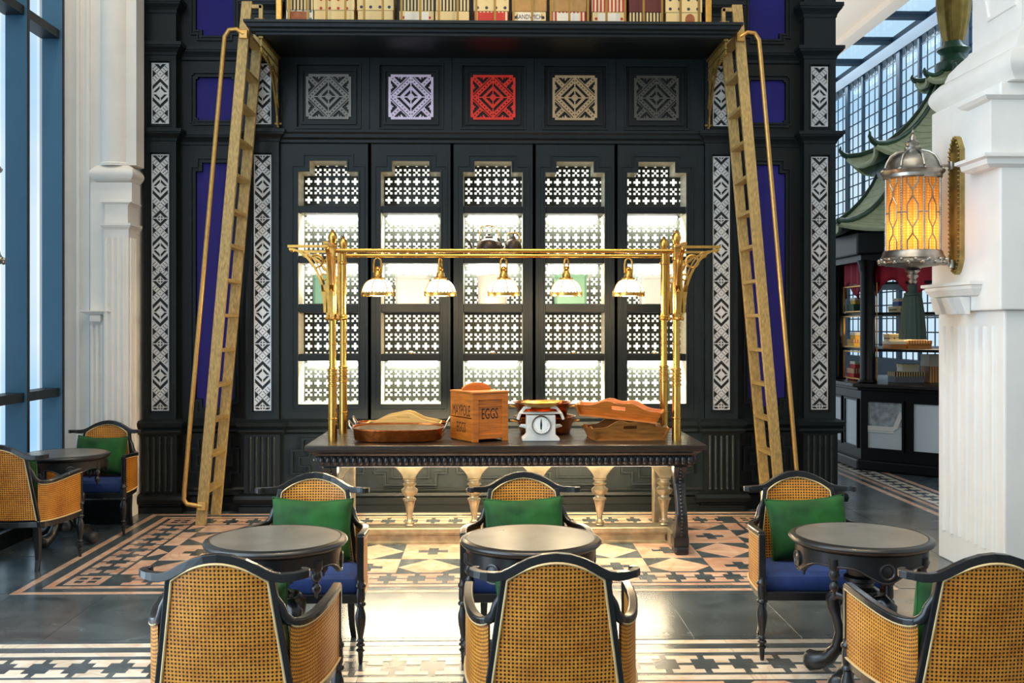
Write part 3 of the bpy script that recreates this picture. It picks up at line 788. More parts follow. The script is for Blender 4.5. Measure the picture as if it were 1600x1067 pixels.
# little bracket shelf
profile_x(MB(), xl(138), xl(171), cyma(8.47, zL(492), zL(485), .05), 8.6, 1).build('bracket_shelf', 'white', pl)
MB().box(xl(143), 8.45, zL(503), xl(160), 8.52, zL(492)).build('bracket_block', 'white', pl, bevel=.01)
for k in range(3): MB().tube([(xl(144+k*8), 8.497, .2), (xl(144+k*8), 8.497, zL(507))], .014, 8).build('fluting', 'white', pl, smooth=50)
sk = MB(); sk.box(-3.55, 8.36, 0, -2.985, 8.6, .16); sk.box(-3.55, 8.39, .16, -2.985, 8.6, .19); sk.box(-3.55, 8.34, 0, -2.985, 8.37, .05)
sk.build('pier_skirting', 'panel2', pl)
# right pier, close to us
prr = structure(MB().box(3.13, 6.16, .0, 3.8, 7.08, 1.70).build('trim_2', 'white', bevel=.012)); prr['label'] = 'white plaster pier carrying the lantern'
MB().box(3.085, 6.12, 1.70, 3.8, 7.085, 3.08).build('pier_block', 'white', prr, bevel=.01)
def profile_y(mb, y0, y1, prof, xb, ret=1):
    n = len(prof); xf = max(p[0] for p in prof); vs = []
    for y, sg in ((y0, -1), (y1, 1)):
        for x, z in prof: vs.append((x, y+sg*(xf-x)*ret, z))
        for x, z in prof: vs.append((xb, y+sg*(xf-x)*ret, z))
    fs = []
    for i in range(n-1):
        fs += [[i, i+1, 2*n+i+1, 2*n+i], [n+i+1, n+i, 3*n+i, 3*n+i+1], [i, n+i, n+i+1, i+1], [2*n+i, 2*n+i+1, 3*n+i+1, 3*n+i]]
    fs += [[0, 2*n, 3*n, n], [n-1, 2*n-1, 4*n-1, 3*n-1]]
    return mb.add(vs, fs)
tp = [(3.13+.0, 3.08)]
for i in range(11):
    a = -PI/2+PI*i/10; tp.append((3.17-.06*math.cos(a), 3.09+.20*i/10))
tp += [(3.19, 3.30), (3.21, 3.36), (3.26, 3.42), (3.30, 3.46), (3.31, 3.48)]
profile_y(MB(), 6.25, 7.0, tp, 3.8).build('pier_torus', 'white', prr, smooth=40)
MB().box(3.31, 6.3, 3.47, 3.8, 6.95, 6.9).build('pier_block', 'white', prr)
yR = lambda px, X=3.31: X*(CT-(px-800)/1600*ST)/((px-800)/1600*CT+ST)
zR = lambda px, py, X=3.31: P(px, py, yR(px, X)).z
rp = [(6.36, 3.62), (6.36, 4.3), (6.72, 4.3), (6.86, 4.1), (6.86, 3.86), (6.78, 3.80), (6.72, 3.62)]
vs = MB(); q = offset(rp, -.02); n = len(rp)
vs.add([(3.296, y, z) for y, z in rp]+[(3.296, y, z) for y, z in q]+[(3.312, y, z) for y, z in rp]+[(3.312, y, z) for y, z in q],
       sum([[[i, (i+1) % n, n+(i+1) % n, n+i], [i, (i+1) % n, 2*n+(i+1) % n, 2*n+i], [n+i, n+(i+1) % n, 3*n+(i+1) % n, 3*n+i]] for i in range(n)], []))
vs.build('relief_panel', 'white', prr)
for k in range(7): MB().tube([(3.132, 6.98-.115*k, .2), (3.132, 6.98-.115*k, 1.60)], .02, 8).build('fluting', 'white', prr, smooth=50)
profile_y(MB(), 6.42, 6.98, [(3.085, 1.79), (3.05, 1.80), (3.02, 1.84), (3.02, 1.86), (3.0, 1.865), (3.0, 1.885), (3.085, 1.89)], 3.2).build('bracket_shelf', 'white', prr)
for k in range(3): 
    y = 6.5+.17*k; MB().add([(3.08, y, 1.68), (3.08, y+.1, 1.68), (3.05, y, 1.68), (3.05, y+.1, 1.68), (3.01, y, 1.79), (3.01, y+.1, 1.79), (3.08, y, 1.79), (3.08, y+.1, 1.79)], [[0, 1, 3, 2], [2, 3, 5, 4], [4, 5, 7, 6], [0, 2, 4, 6], [1, 7, 5, 3], [0, 6, 7, 1]]).build('bracket_block', 'white', prr)
MB().box(3.02, 6.1, 2.62, 3.3, 6.42, 2.98).build('pier_block', 'white', prr)
profile_y(MB(), 6.12, 6.4, [(3.02, 2.56), (2.99, 2.58), (2.985, 2.61), (2.96, 2.62), (2.96, 2.64), (3.02, 2.65)], 3.3).build('capital', 'white', prr)
profile_y(MB(), 6.12, 6.4, [(3.02, 2.96), (2.99, 2.97), (2.97, 2.99), (3.02, 3.0)], 3.3).build('capital', 'white', prr)
# ---- far right window wall, skylight, end wall ------------------------
w2_ = structure(empty('window_2'))
XF = 7.5; ZT = 6.75
MB().box(XF, 10, 0, XF+.2, 25, 1.0).build('window_sill', 'muntin', w2_)
MB().box(XF-.05, 10, ZT-.12, XF+.2, 25, 6.95).build('window_head', 'muntin', w2_)
MB().box(XF-.03, 10, 3.15, XF+.1, 25, 3.35).build('transom', 'muntin', w2_)
y = 13.2; k = 0
while y < 24.5:
    thick = .16 if k % 3 == 0 else .07
    MB().box(XF-.025, y-thick/2, 1, XF+.03, y+thick/2, ZT-.1).build('mullion', 'muntin', w2_)
    g = MB()
    for i in (1, 2): g.box(XF, y+.3*i-.012, 1, XF+.015, y+.3*i+.012, ZT-.1)
    for j in range(1, 23):
        z = 1+j*.25
        if z < ZT-.15: g.box(XF+.002, y, z-.012, XF+.013, y+.9, z+.012)
    g.build('glazing_grid', 'muntin', w2_)
    MB().box(XF+.034, y, 1, XF+.04, y+.9, ZT-.1).build('window_pane', 'glass', w2_)
    y += .9; k += 1
sky = structure(empty('window_3'))
for y in [9.5+1.55*k for k in range(11)]:
    MB().box(6.7, y, 6.86, XF, y+.2, 6.96).build('glazing_bar', 'muntin', sky)
    MB().box(6.7, y+.2, 6.9, XF, y+1.55, 6.908).build('skylight_pane', 'glass', sky)
structure(MB().box(-3.8, -3.2, 0, 8.2, -3.0, 7).build('wall_front', 'white'))
structure(MB().box(8.0, -3.0, 0, 8.2, 10, 7).build('wall_right', 'white'))
structure(MB().box(3.0, 25, 0, 8.2, 25.2, 7).build('wall_end', 'white'))
# ================================================================ BUFFET TABLE
TZ = .777; TX0, TX1, TYF, TYB = -1.278, 1.51, 7.08, 8.26
tb = thing('buffet_table', 'long black carved buffet table with gold baluster legs carrying trays and crate', 'table', (.116, 7.67, 0))
def loc(o, r): o.location = (-r.location.x, -r.location.y, -r.location.z); return o
def part(mb, name, m, r, **k): return loc(mb.build(name, m, r, **k), r)
part(MB().box(TX0, TYF, TZ-.035, TX1, TYB, TZ), 'table_top', 'buffet_wood', tb, bevel=.006)
ap = MB()
def frame_prof(mb, x0, x1, y0, y1, prof):
    """profile (inset, z) carried round a rectangle"""
    rs = []
    for d, z in prof:
        o = len(mb.v); mb.v += [(x0+d, y0+d, z), (x1-d, y0+d, z), (x1-d, y1-d, z), (x0+d, y1-d, z)]; rs.append(o)
    for a, b in zip(rs, rs[1:]):
        for k in range(4): mb.f.append([a+k, a+(k+1) % 4, b+(k+1) % 4, b+k])
    mb.f.append([rs[0]+k for k in (3, 2, 1, 0)]); mb.f.append([rs[-1]+k for k in range(4)])
    return mb
part(frame_prof(MB(), TX0, TX1, TYF, TYB, [(.10, .617), (.085, .622), (.085, .632), (.075, .637), (.075, .69), (.06, .70), (.05, .715), (.03, .728), (.025, .742), (.004, .743)]), 'apron', 'black_wood', tb)
# gadrooned band: one bead shared
BE = MB().lathe([(0, -.034), (.014, -.028), (.021, -.008), (.019, .012), (.012, .026), (0, .03)], 10).mesh('gadroon', 50); BE.materials.append(M['black_wood'])
nb = 58
for i in range(nb): loc(share('gadroon', BE, tb), tb).location += Vector((TX0+.085+(TX1-TX0-.17)*(i+.5)/nb, TYF+.073, .665))
for i in range(22): 
    for x in (TX0+.073, TX1-.073): loc(share('gadroon', BE, tb), tb).location += Vector((x, TYF+.09+(TYB-TYF-.18)*(i+.5)/22, .665))
# balusters on the set-back stretcher
YS = 7.62
part(frame_prof(MB(), TX0+.19, TX1-.19, YS-.09, YS+.1, [(0, 0), (0, .012), (.02, .02), (.02, .06), (.012, .066), (.012, .075), (0, .08), (0, .112), (.006, .118)]), 'stretcher', 'silver_leaf', tb)
for s, x in ((-1, TX0+.15), (1, TX1-.15)):
    q = MB(); q.add([(x-.05, TYF+.12, 0), (x+.05, TYF+.12, 0), (x+.05, YS+.3, 0), (x-.05, YS+.3, 0), (x-.05, TYF+.12, .118), (x+.05, TYF+.12, .118), (x+.05, YS+.3, .118), (x-.05, YS+.3, .118)],
          [(3, 2, 1, 0), (4, 5, 6, 7), (0, 1, 5, 4), (1, 2, 6, 5), (2, 3, 7, 6), (3, 0, 4, 7)]); part(q, 'side_rail', 'silver_leaf', tb, bevel=.01)
bp = [(.018, .118), (.034, .124), (.03, .134), (.036, .146), (.024, .158), (.018, .166), (.022, .2), (.034, .27), (.042, .305), (.05, .312), (.05, .322), (.036, .33), (.034, .345), (.05, .355), (.062, .375), (.062, .39), (.045, .405), (.036, .415), (.048, .425), (.052, .432), (.04, .44), (.04, .455), (.05, .462), (.05, .47), (.042, .474)]
for k, px in enumerate((527, 640, 741, 839, 937, 1038)):
    x = P(px, 730, YS).x
    b = part(MB().lathe(bp, 18, (x, YS, 0)), 'baluster', 'silver_leaf', tb, smooth=45)
    hd = []
    w = .118
    for i in range(10):
        t = i/9; hd.append((x+.043+.135*(t**1.5), .474+(.617-.474)*t))
    poly = hd+[(2*x-a, z) for a, z in reversed(hd)]
    o = MB().wallprism(poly, YS-.045, YS+.045).build('baluster_head', 'silver_leaf', b, bevel=.006)
# carved console legs at the front corners and plain ones behind
for x in (TX0+.165, TX1-.165):
    pa = []
    for i in range(13):
        t = i/12; z = .617-.50*t; pa.append((x, TYF+.13+.035*math.sin(t*PI*2+.3)-.02*t, z))
    w = [.10-.03*math.sin(i/12*PI) for i in range(13)]
    lg = MB()
    for i, p in enumerate(pa): pass
    rings = []
    for (q, ww) in zip(pa, w):
        o = len(lg.v); d = ww*.55
        lg.v += [(q[0]-ww/2, q[1]-d, q[2]), (q[0]+ww/2, q[1]-d, q[2]), (q[0]+ww/2, q[1]+d, q[2]), (q[0]-ww/2, q[1]+d, q[2])]; rings.append(o)
    for a, b in zip(rings, rings[1:]):
        for k in range(4): lg.f.append([a+k, a+(k+1) % 4, b+(k+1) % 4, b+k])
    lg.f.append([rings[0]+k for k in range(4)]); lg.f.append([rings[-1]+k for k in (3, 2, 1, 0)])
    L = part(lg, 'leg', 'black_wood', tb, bevel=.008)
    bd = MB().lathe([(0, -.011), (.009, -.006), (.011, 0), (.009, .006), (0, .011)], 8).mesh('bead', 60); bd.materials.append(M['black_wood'])
    for i in range(20):
        t = i/19; z = .60-.46*t; j = t*12*.97; i0 = int(j); f = j-i0
        y = pa[i0][1]+(pa[min(12, i0+1)][1]-pa[i0][1])*f-.055*(w[i0]/.1)-.004
        share('bead', bd, L, (x, y-.002, z))
    part(MB().box(x-.055, TYF+.07, .05, x+.055, TYF+.20, .125), 'leg_block', 'black_wood', tb, bevel=.008)
    ft = MB(); ft.box(x-.05, TYF+.05, 0, x+.05, TYF+.19, .055); part(ft, 'foot', 'black_wood', tb, bevel=.014)
    part(MB().box(x-.05, TYB-.2, 0, x+.05, TYB-.1, .617), 'leg', 'silver_leaf', tb, bevel=.01)
area('under_table_front', (.11, 7.33, .595), (math.radians(-48), 0, 0), 2.3, .12, 38, (1, .80, .50))
area('under_table_light', (.11, 7.36, .59), (math.radians(40), 0, 0), 2.3, .05, 5, (1, .8, .5))
area('under_table_wall_wash', (.11, 8.1, .60), (math.radians(62), 0, 0), 2.3, .06, 110, (1, .78, .46))
part(MB().box(-1.05, 8.09, .603, 1.27, 8.12, .617), 'light_strip', 'led', tb)
part(MB().box(-1.05, 7.28, .603, 1.27, 7.31, .617), 'light_strip', 'led', tb)

# ================================================================ BRASS LAMP GANTRY
ga = thing('lamp_gantry', 'tall polished brass four-post lamp rail standing on the buffet table', 'lamp rail', (.112, 7.645, TZ))
PX = (.112-1.239, .112+1.239); GY = (7.38, 7.91)
pp = [(.033, 0), (.033, .155), (.036, .158), (.036, .165), (.032, .168), (.031, .395)]
for z in (.40, .43, .455, .48, .51): pp += [(.030, z-.008), (.038, z-.004), (.038, z+.006), (.030, z+.010)]
pp += [(.026, .53), (.026, .69), (.031, .692), (.031, .70), (.026, .702), (.026, .87), (.034, .875), (.036, .885), (.03, .893), (.036, .90), (.03, .91), (.025, .915), (.025, 1.30),
       (.034, 1.305), (.034, 1.32), (.026, 1.325), (.026, 1.39), (.036, 1.395), (.036, 1.41), (.024, 1.42), (.03, 1.44), (.036, 1.46), (.03, 1.485), (.012, 1.50), (.016, 1.51), (0, 1.525)]
for y in GY:
    for x in PX: part(MB().lathe(pp, 20, (x, y, TZ)), 'post', 'brass', ga, smooth=40)
zrail = 2.145
for y in GY:
    rb = part(MB().tube([(PX[0], y, zrail), (PX[1], y, zrail)], .016, 12), 'rail', 'brass', ga, smooth=60)
for x in PX:
    part(MB().tube([(x, GY[0], zrail+.02), (x, GY[1], zrail+.02)], .013, 10), 'cross_rail', 'brass', ga, smooth=60)
def bracket(c, d):
    """pierced corner bracket from the post c outwards along unit plan vector d"""
    mb = MB(); X = lambda u, z: (c[0]+d[0]*u, c[1]+d[1]*u, z)
    L = .32
    mb.sweep([X(.02, zrail+.03), X(L, zrail+.03)], .03, .018)
    cu = []
    for i in range(15):
        t = i/14*PI/2; cu.append(X(.05+(L-.06)*(1-math.cos(t)), 1.70+(zrail+.01-1.70)*math.sin(t)))
    mb.sweep(cu, .028, .016)
    cu2 = [X(.05+(L-.13)*(1-math.cos(i/14*PI/2)), 1.78+(zrail-1.78)*math.sin(i/14*PI/2)) for i in range(15)]
    mb.sweep(cu2, .016, .009)
    mb.sweep([X(.03, 1.66), X(.03, zrail+.02)], .03, .016)
    rg = [X(.115+.045*math.cos(a*PI/8), zrail-.075+.045*math.sin(a*PI/8)) for a in range(17)]; mb.tube(rg, .009, 6)
    rg = [X(.06+.022*math.cos(a*PI/6), zrail-.19+.022*math.sin(a*PI/6)) for a in range(13)]; mb.tube(rg, .007, 6)
    rg = [X(.195+.02*math.cos(a*PI/6), zrail-.028+.02*math.sin(a*PI/6)) for a in range(13)]; mb.tube(rg, .006, 6)
    mb.lathe([(0, -.016), (.013, -.01), (.017, 0), (.013, .01), (0, .016)], 8, X(L-.03, zrail+.0)); mb.lathe([(0, -.016), (.013, -.01), (.017, 0), (.013, .01), (0, .016)], 8, X(.04, 1.655))
    return mb
for (x, y, d) in ((PX[0], GY[0], (-1, 0)), (PX[1], GY[0], (1, 0)), (PX[0], GY[0], (0, -1)), (PX[1], GY[0], (0, -1)), (PX[0], GY[1], (-1, 0)), (PX[1], GY[1], (1, 0))):
    if d[1]:  # forward pointing brackets are shorter
        pass
    part(bracket((x, y), d), 'bracket', 'brass2', ga, smooth=40)
# pendant lamps
def lamp(loc_, label):
    t = thing('pendant_lamp', label, 'lamp', loc_, 0, 'pendant lamps on the brass rail')
    yk = MB(); pth = [(-.028, 0, -.12), (-.03, 0, -.06), (-.024, 0, -.02), (0, 0, .0), (.024, 0, -.02), (.03, 0, -.06), (.028, 0, -.12)]
    yk.tube(pth, .008, 8); yk.build('yoke', 'brass', t, smooth=60)
    MB().lathe([(.03, -.155), (.034, -.15), (.03, -.12), (.02, -.105), (.024, -.09), (.012, -.07), (0, -.065)], 16).build('socket', 'brass', t, smooth=40)
    MB().lathe([(.04, -.175), (.052, -.168), (.052, -.158), (.035, -.152)], 20).build('gallery', 'brass', t, smooth=40)
    sh = [(.042+.078*math.sin(i/8*PI/2), -.175-.115*(1-math.cos(i/8*PI/2))-.0) for i in range(9)]
    sp = [(.04+.08*math.sin(a*PI/16), -.172-.118*(1-math.cos(a*PI/16))) for a in range(9)]
    s = MB(); s.surf(28, 8, lambda u, v: ((.035+.085*math.sin(v*PI/2))*math.cos(u*2*PI), (.035+.085*math.sin(v*PI/2))*math.sin(u*2*PI), -.172-.12*(1-math.cos(v*PI/2))))
    s.build('shade', 'lampglass', t, smooth=60)
    r = MB(); n = 28
    r.lathe([(.117, -.30), (.124, -.30), (.126, -.285), (.123, -.272), (.118, -.272)], 32)
    r.build('rim', 'brass', t, smooth=40)
    rb = MB()
    for k in range(28):
        a = k*2*PI/28; rb.lathe([(0, -.006), (.005, 0), (0, .014)], 5, (.122*math.cos(a), .122*math.sin(a), -.27))
    o = rb.build('scalloped_edge', 'brass', t); o['kind'] = 'stuff'
    for k in range(6):
        a = k*PI/3+.25; p = [((.036+.087*math.sin(v*PI/16))*math.cos(a), (.036+.087*math.sin(v*PI/16))*math.sin(a), -.172-.12*(1-math.cos(v*PI/16))) for v in range(9)]
        MB().tube(p, .0035, 6).build('shade_rib', 'brass', t)
    MB().lathe([(0, -.26), (.02, -.25), (.028, -.235), (.02, -.21), (.012, -.18), (0, -.178)], 14).build('bulb', 'bulb', t, smooth=60)
    return t
names = ['leftmost lit brass pendant lamp on the rail, in front of sage tin', 'second lit pendant lamp from left on the brass rail', 'middle lit pendant lamp on the brass rail, above the egg crate',
         'fourth lit pendant lamp from left on the brass rail', 'rightmost lit pendant lamp on the rail, its yoke turned face on']
l0 = None
for k in range(5):
    x = P((590, 688, 787, 885, 982)[k], 430, GY[1]).x
    if l0 is None: l0 = lamp((x, GY[1], zrail-.012), names[0])
    else: dup(l0, (x, GY[1], zrail-.012), 0 if k in (0, 4) else (1.2, .5, .9)[k-1], names[k])
    pl_ = bpy.data.lights.new('lamp_light', 'POINT'); pl_.energy = 20; pl_.color = (1, .76, .44); pl_.shadow_soft_size = .07
    po = bpy.data.objects.new('lamp_light', pl_); C.objects.link(po); po.location = (x, GY[1], zrail-.34)

# ================================================================ BALCONY
bal = thing('balcony', 'black balcony ledge above the niches with thin brass railing bars', 'balcony', (.04, 8.07, 3.92))
bx0, bx1 = .04-1.967, .04+1.967
def B_(mb, name, m, **k): return part(mb, name, m, bal, **k)
B_(MB().box(bx0+.1, 8.14, 3.93, bx1-.1, 8.9, 3.985), 'deck', 'panel2')
ed = MB(); profile_x(ed, bx0+.09, bx1-.09, [(8.165, 3.905), (8.15, 3.912), (8.15, 3.93), (8.125, 3.935), (8.12, 3.95), (8.09, 3.96), (8.085, 3.985), (8.07, 3.99), (8.07, 4.011)], 8.3, 1); B_(ed, 'cornice', 'panel')
B_(MB().box(bx0+.1, 8.3, 3.985, bx1-.1, 8.9, 4.005), 'deck_board', 'panel2')
x = P(451.5, 20, 8.16).x; n = 0
BR = MB().box(-.009, -.006, 4.005, .009, .006, 4.9).mesh('railing_bar'); BR.materials.append(M['rail_bar'])
while x < P(1110, 20, 8.16).x:
    loc(share('railing_bar', BR, bal), bal).location += Vector((x, 8.16, 0)); x += .1485
for xx in (P(436, 20, 8.18).x, P(1107, 20, 8.18).x): B_(MB().box(xx-.022, 8.16, 4.005, xx+.022, 8.2, 4.9), 'railing_post', 'brass2', bevel=.004)
B_(MB().box(bx0+.2, 8.15, 4.9, bx1-.2, 8.18, 4.93), 'handrail', 'brass2')
for sgn, xx in ((1, bx0+.11), (-1, bx1-.11)):
    # gilt fretted console: beaded frieze under the deck and a long curved strut down to the wall
    mb = MB(); mb.sweep([(xx, 8.17, 3.90), (xx, 8.86, 3.90)], .035, .02); k = MB()
    for i in range(15):
        y = 8.19+.045*i; L = .10+.004*i
        mb.box(xx-.006, y-.005, 3.892-L, xx+.006, y+.005, 3.892); mb.lathe([(0, -.016), (.013, -.005), (.011, .006), (0, .012)], 6, (xx, y, 3.89-L))
    mb.sweep([(xx, 8.17, 3.83), (xx, 8.86, 3.83)], .014, .010)
    a = [(xx, 8.36+.48*(t/10)**.8, 3.80-.47*(t/10)**1.6-.0) for t in range(11)]; mb.sweep(a, .016, .016)
    a = [(xx, 8.60+.26*(t/10)**.8, 3.78-.30*(t/10)**1.5) for t in range(11)]; mb.sweep(a, .014, .012)
    a = [(xx, 8.80, 3.78-.46*(t/10)) for t in range(11)]; mb.sweep(a, .012, .012)
    mb.box(xx-.03, 8.835, 3.335, xx+.03, 8.855, 3.349); mb.box(xx-.008, 8.835, 3.31, xx+.008, 8.855, 3.375)
    o = B_(mb, 'console_bracket', 'fret_gold'); o['kind'] = 'stuff'; o['label'] = 'gilt fretted console bracket'

# ================================================================ GIFT BOXES ON THE BALCONY
M['card'] = mat('cream_card', '#e6c98c', .6); M['kraft'] = mat('kraft_card', '#b98a4e', .65, noise_amt=.12, nscale=20); M['redcard'] = mat('red_card', '#c22a1c', .55)
M['maroon'] = mat('maroon_card', '#5c1a14', .5); M['label_white'] = mat('paper_label', '#ece2d0', .6); M['labelbrown'] = mat('brown_label', '#9c5a34', .6, noise_amt=.3, nscale=30)
M['st_black'] = stripe_mat('black_cream_stripe', '#2a1f18', '#e6c98c', .028); M['st_red'] = stripe_mat('red_cream_stripe', '#c22a1c', '#ead6a8', .03)
M['sp_red'] = stripe_mat('red_spots', '#e6c98c', '#b32417', .07, 'spot'); M['sp_blue'] = stripe_mat('navy_spots', '#e6c98c', '#26304a', .075, 'spot'); M['sp_teal'] = stripe_mat('teal_spots', '#e9dfc4', '#3b6d78', .06, 'spot')
def gift(x0, x1, y, z, bm, lm, label, hb=.19, hl=.13, d=.26, lab=None, group='gift boxes on the balcony', txt=None, over=.006):
    t = thing('gift_box', label, 'box', ((x0+x1)/2, y+d/2, z), 0, group); w = (x1-x0)/2
    MB().box(-w, -d/2, 0, w, d/2, hb).build('box_base', bm, t, bevel=.003)
    MB().box(-w-over, -d/2-over, hb-.03, w+over, d/2+over, hb+hl).build('lid', lm, t, bevel=.004)
    if lab: 
        q = MB().box(-w*lab[1], -d/2-.003, .02, w*lab[1], -d/2-.0005, hb-.04).build('printed_label', lab[0], t)
    if txt:
        me = text_mesh(txt, .05, .0006); o = share('lettering', me, t, (0, -d/2-.0045, .115), (PI/2, 0, 0), (.8, 1.05, 1), 'black')
    return t
YBX = 8.34
bl = [(447, 489, 'sp_teal', 'st_black', 'spotted box with brown label and black striped lid, first on balcony', ('labelbrown', .72), None),
      (491, 553, 'card', 'sp_red', 'cream box with red spotted lid on the balcony', None, None),
      (559, 614, 'card', 'sp_blue', 'cream box with navy spotted lid on the balcony', None, None),
      (624, 678, 'sp_red', 'st_black', 'black striped lid over a spotted box with pale picture label', ('label_white', .7), None),
      (680, 733, 'card', 'st_black', 'plain cream box with tall black striped lid on the balcony', None, None),
      (741, 794, 'st_red', 'sp_blue', 'red fronted box under a navy spotted lid on the balcony', ('redcard', .72), None),
      (801, 853, 'sp_blue', 'kraft', 'brown lidded box with a white sandwich label', ('label_white', .68), 'SANDWICH'),
      (861, 915, 'st_red', 'kraft', 'brown lidded box with red striped base and white label', ('label_white', .62), None),
      (926, 977, 'sp_red', 'st_red', 'red striped lid over a spotted box with white label', ('label_white', .68), None),
      (984, 1035, 'st_black', 'maroon', 'maroon lidded box with black and cream striped base', None, None),
      (1041, 1096, 'card', 'sp_blue', 'last box at right end, spotted lid and small round picture', None, None)]
for a, b, bm, lm, lb, la, tx in bl:
    t = gift(P(a, 20, YBX).x, P(b, 20, YBX).x, YBX, 4.005, bm, lm, lb, lab=la, txt=tx)
    if 'right end' in lb:
        mm = MB(); 
        mm.add([(0.05+.04*math.cos(i*PI/8), -.1335, .10+.05*math.sin(i*PI/8)) for i in range(16)], [list(range(16))]); mm.build('printed_picture', 'labelbrown', t)

# ================================================================ LADDERS
def ladder(sg, label):
    t = thing('ladder', label, 'ladder', (CX-sg*2.357, 8.535, 0), 0, 'gold ladders leaning on the balcony')
    H = 4.22; k = .372/H; X = lambda z: sg*k*z
    for y in (8.31, 8.76):
        q = MB(); w = .042; yy = y-8.535
        q.add([(X(0)-w, yy-.02, 0), (X(0)+w, yy-.02, 0), (X(0)+w, yy+.02, 0), (X(0)-w, yy+.02, 0), (X(H)-w, yy-.02, H), (X(H)+w, yy-.02, H), (X(H)+w, yy+.02, H), (X(H)-w, yy+.02, H)],
              [(3, 2, 1, 0), (4, 5, 6, 7), (0, 1, 5, 4), (1, 2, 6, 5), (2, 3, 7, 6), (3, 0, 4, 7)])
        q.build('stile', 'ladder', t, bevel=.004)
        hk = MB(); hk.sweep([(X(H-.03), yy, H-.04), (X(H-.03)+sg*.12, yy, H-.04)], .03, .03); hk.box(min(X(H)+sg*.095, X(H)+sg*.125), yy-.015, H-.15, max(X(H)+sg*.095, X(H)+sg*.125), yy+.015, H-.03); hk.build('hook', 'ladder', t)
    z = .27
    RU = MB().box(-.040, -.206, -.014, .040, .206, .014).mesh('rung'); RU.materials.append(M['ladder'])
    while z < 4.1:
        share('rung', RU, t, (X(z), 0, z)); z += .284
    pth = []
    o = -sg*.15; yy = 8.31-8.535-.03
    pth = [(X(.2)-sg*.0, yy, .155), (X(.2)+o*.8, yy, .175), (X(.25)+o, yy, .21), (X(.3)+o, yy, .28)]+[(X(zz)+o, yy, zz) for zz in (1, 2, 3, 3.8)]+[(X(3.95)+o, yy, 3.93), (X(4.0)+o*.8, yy, 3.985), (X(4.0)+o*.4, yy, 3.99), (X(3.98), yy, 3.95)]
    MB().tube(pth, .018, 10).build('handrail', 'rail', t, smooth=60)
    for zz in (.155, 3.95): MB().box(X(zz)-.035, yy-.012, zz-.035, X(zz)+.035, yy+.014, zz+.035).build('handrail_plate', 'rail', t, bevel=.006)
    return t
ladder(1, 'gold-flecked wooden ladder with pipe handrail leaning on left end of balcony')
ladder(-1, 'gold-flecked wooden ladder with pipe handrail leaning on right end of balcony')

# ================================================================ NICHE CONTENTS
zsh = [zc(631), zc(553)+0, zc(475), zc(400), zc(322)]
def canister(x, w, h, m, label, handles=True, round_=False, y=9.03, rib=False):
    t = thing('bread_tin', label, 'tin', (x, y, zsh[2]+.001), 0, 'enamel tins on the middle shelves'); 
    if round_: MB().lathe([(w/2-.006, 0), (w/2, .006), (w/2, h-.01), (w/2+.004, h-.004), (w/2, h), (w/2-.01, h)], 28).build('tin_body', m, t, smooth=40)
    else: MB().prism([(w/2*sx-.02*sx*(1-q), .085*sy-.02*sy*q) for sx, sy, q in ((-1, -1, 1), (-1, -1, 0), (1, -1, 0), (1, -1, 1), (1, 1, 1), (1, 1, 0), (-1, 1, 0), (-1, 1, 1))] and [(-w/2+.02, -.085), (w/2-.02, -.085), (w/2, -.065), (w/2, .065), (w/2-.02, .085), (-w/2+.02, .085), (-w/2, .065), (-w/2, -.065)], 0, h).build('tin_body', m, t, bevel=.006)
    if not round_: MB().prism([(-w/2+.016, -.089), (w/2-.016, -.089), (w/2+.004, -.067), (w/2+.004, .067), (w/2-.016, .089), (-w/2+.016, .089), (-w/2-.004, .067), (-w/2-.004, -.067)], h-.03, h).build('tin_lid', m, t, bevel=.004)
    else: MB().lathe([(w/2+.003, h-.012), (w/2+.006, h), (w/2-.02, h+.012), (0, h+.016)], 28).build('tin_lid', m, t, smooth=40)
    if handles:
        for s in (-1, 1): MB().tube([(s*w/2, -.03, h*.78), (s*(w/2+.025), -.03, h*.80), (s*(w/2+.028), .0, h*.80), (s*(w/2+.025), .03, h*.8), (s*w/2, .03, h*.78)], .005, 6).build('handle', m, t)
    return t
canister(P(512, 450, 9.04).x, .23, .25, 'enamel_green', 'sage green enamel tin in the leftmost niche behind the brass posts', False)
canister(P(645, 450, 9.04).x, .29, .25, 'enamel', 'wide white enamel tin in the second niche', True)
canister(P(769, 450, 9.04).x, .25, .25, 'enamel', 'round white enamel canister in the middle niche', True, True)
canister(P(891, 450, 9.04).x, .28, .26, 'enamel_green', 'sage green enamel tin in the fourth niche, behind a lamp', False)
canister(P(1024, 450, 9.04).x, .27, .25, 'enamel', 'white enamel tin in the rightmost niche behind the brass posts', True)
def kettle(x, s, rz, label, tall):
    t = thing('kettle', label, 'kettle', (x, 9.02, zsh[3]+.001), rz, 'kettles in the middle niche')
    b = MB().lathe([(r*s, z*1.5) for r, z in ((.085, 0), (.095, .01), (.1, .05), (.09, .085), (.05, .105), (.03, .108), (.03, .118), (.01, .125), (.012, .135), (0, .14))], 24); b.build('kettle_body', 'kettle', t, smooth=45)
    MB().tube([(-.08*s, 0, .04), (-.13*s, 0, .065), (-.15*s, 0, .12), (-.185*s, 0, .165)], [.02, .016, .011, .008], 8).build('spout', 'kettle', t, smooth=60)
    MB().tube([(-.07*s, 0, .12), (-.075*s, 0, .18), (-.06*s, 0, .205+tall), (0, 0, .215+tall), (.06*s, 0, .205+tall), (.08*s, 0, .18), (.07*s, 0, .12)], .005, 8).build('kettle_handle', 'brass', t, smooth=60)
    return t
kettle(P(764, 390, 9.04).x, 1.12, 0, 'dark copper kettle with tall arched handle in the middle niche', .06)
kettle(P(802, 390, 9.02).x, .75, 0, 'smaller dark kettle beside the tall-handled kettle in middle niche', .0)
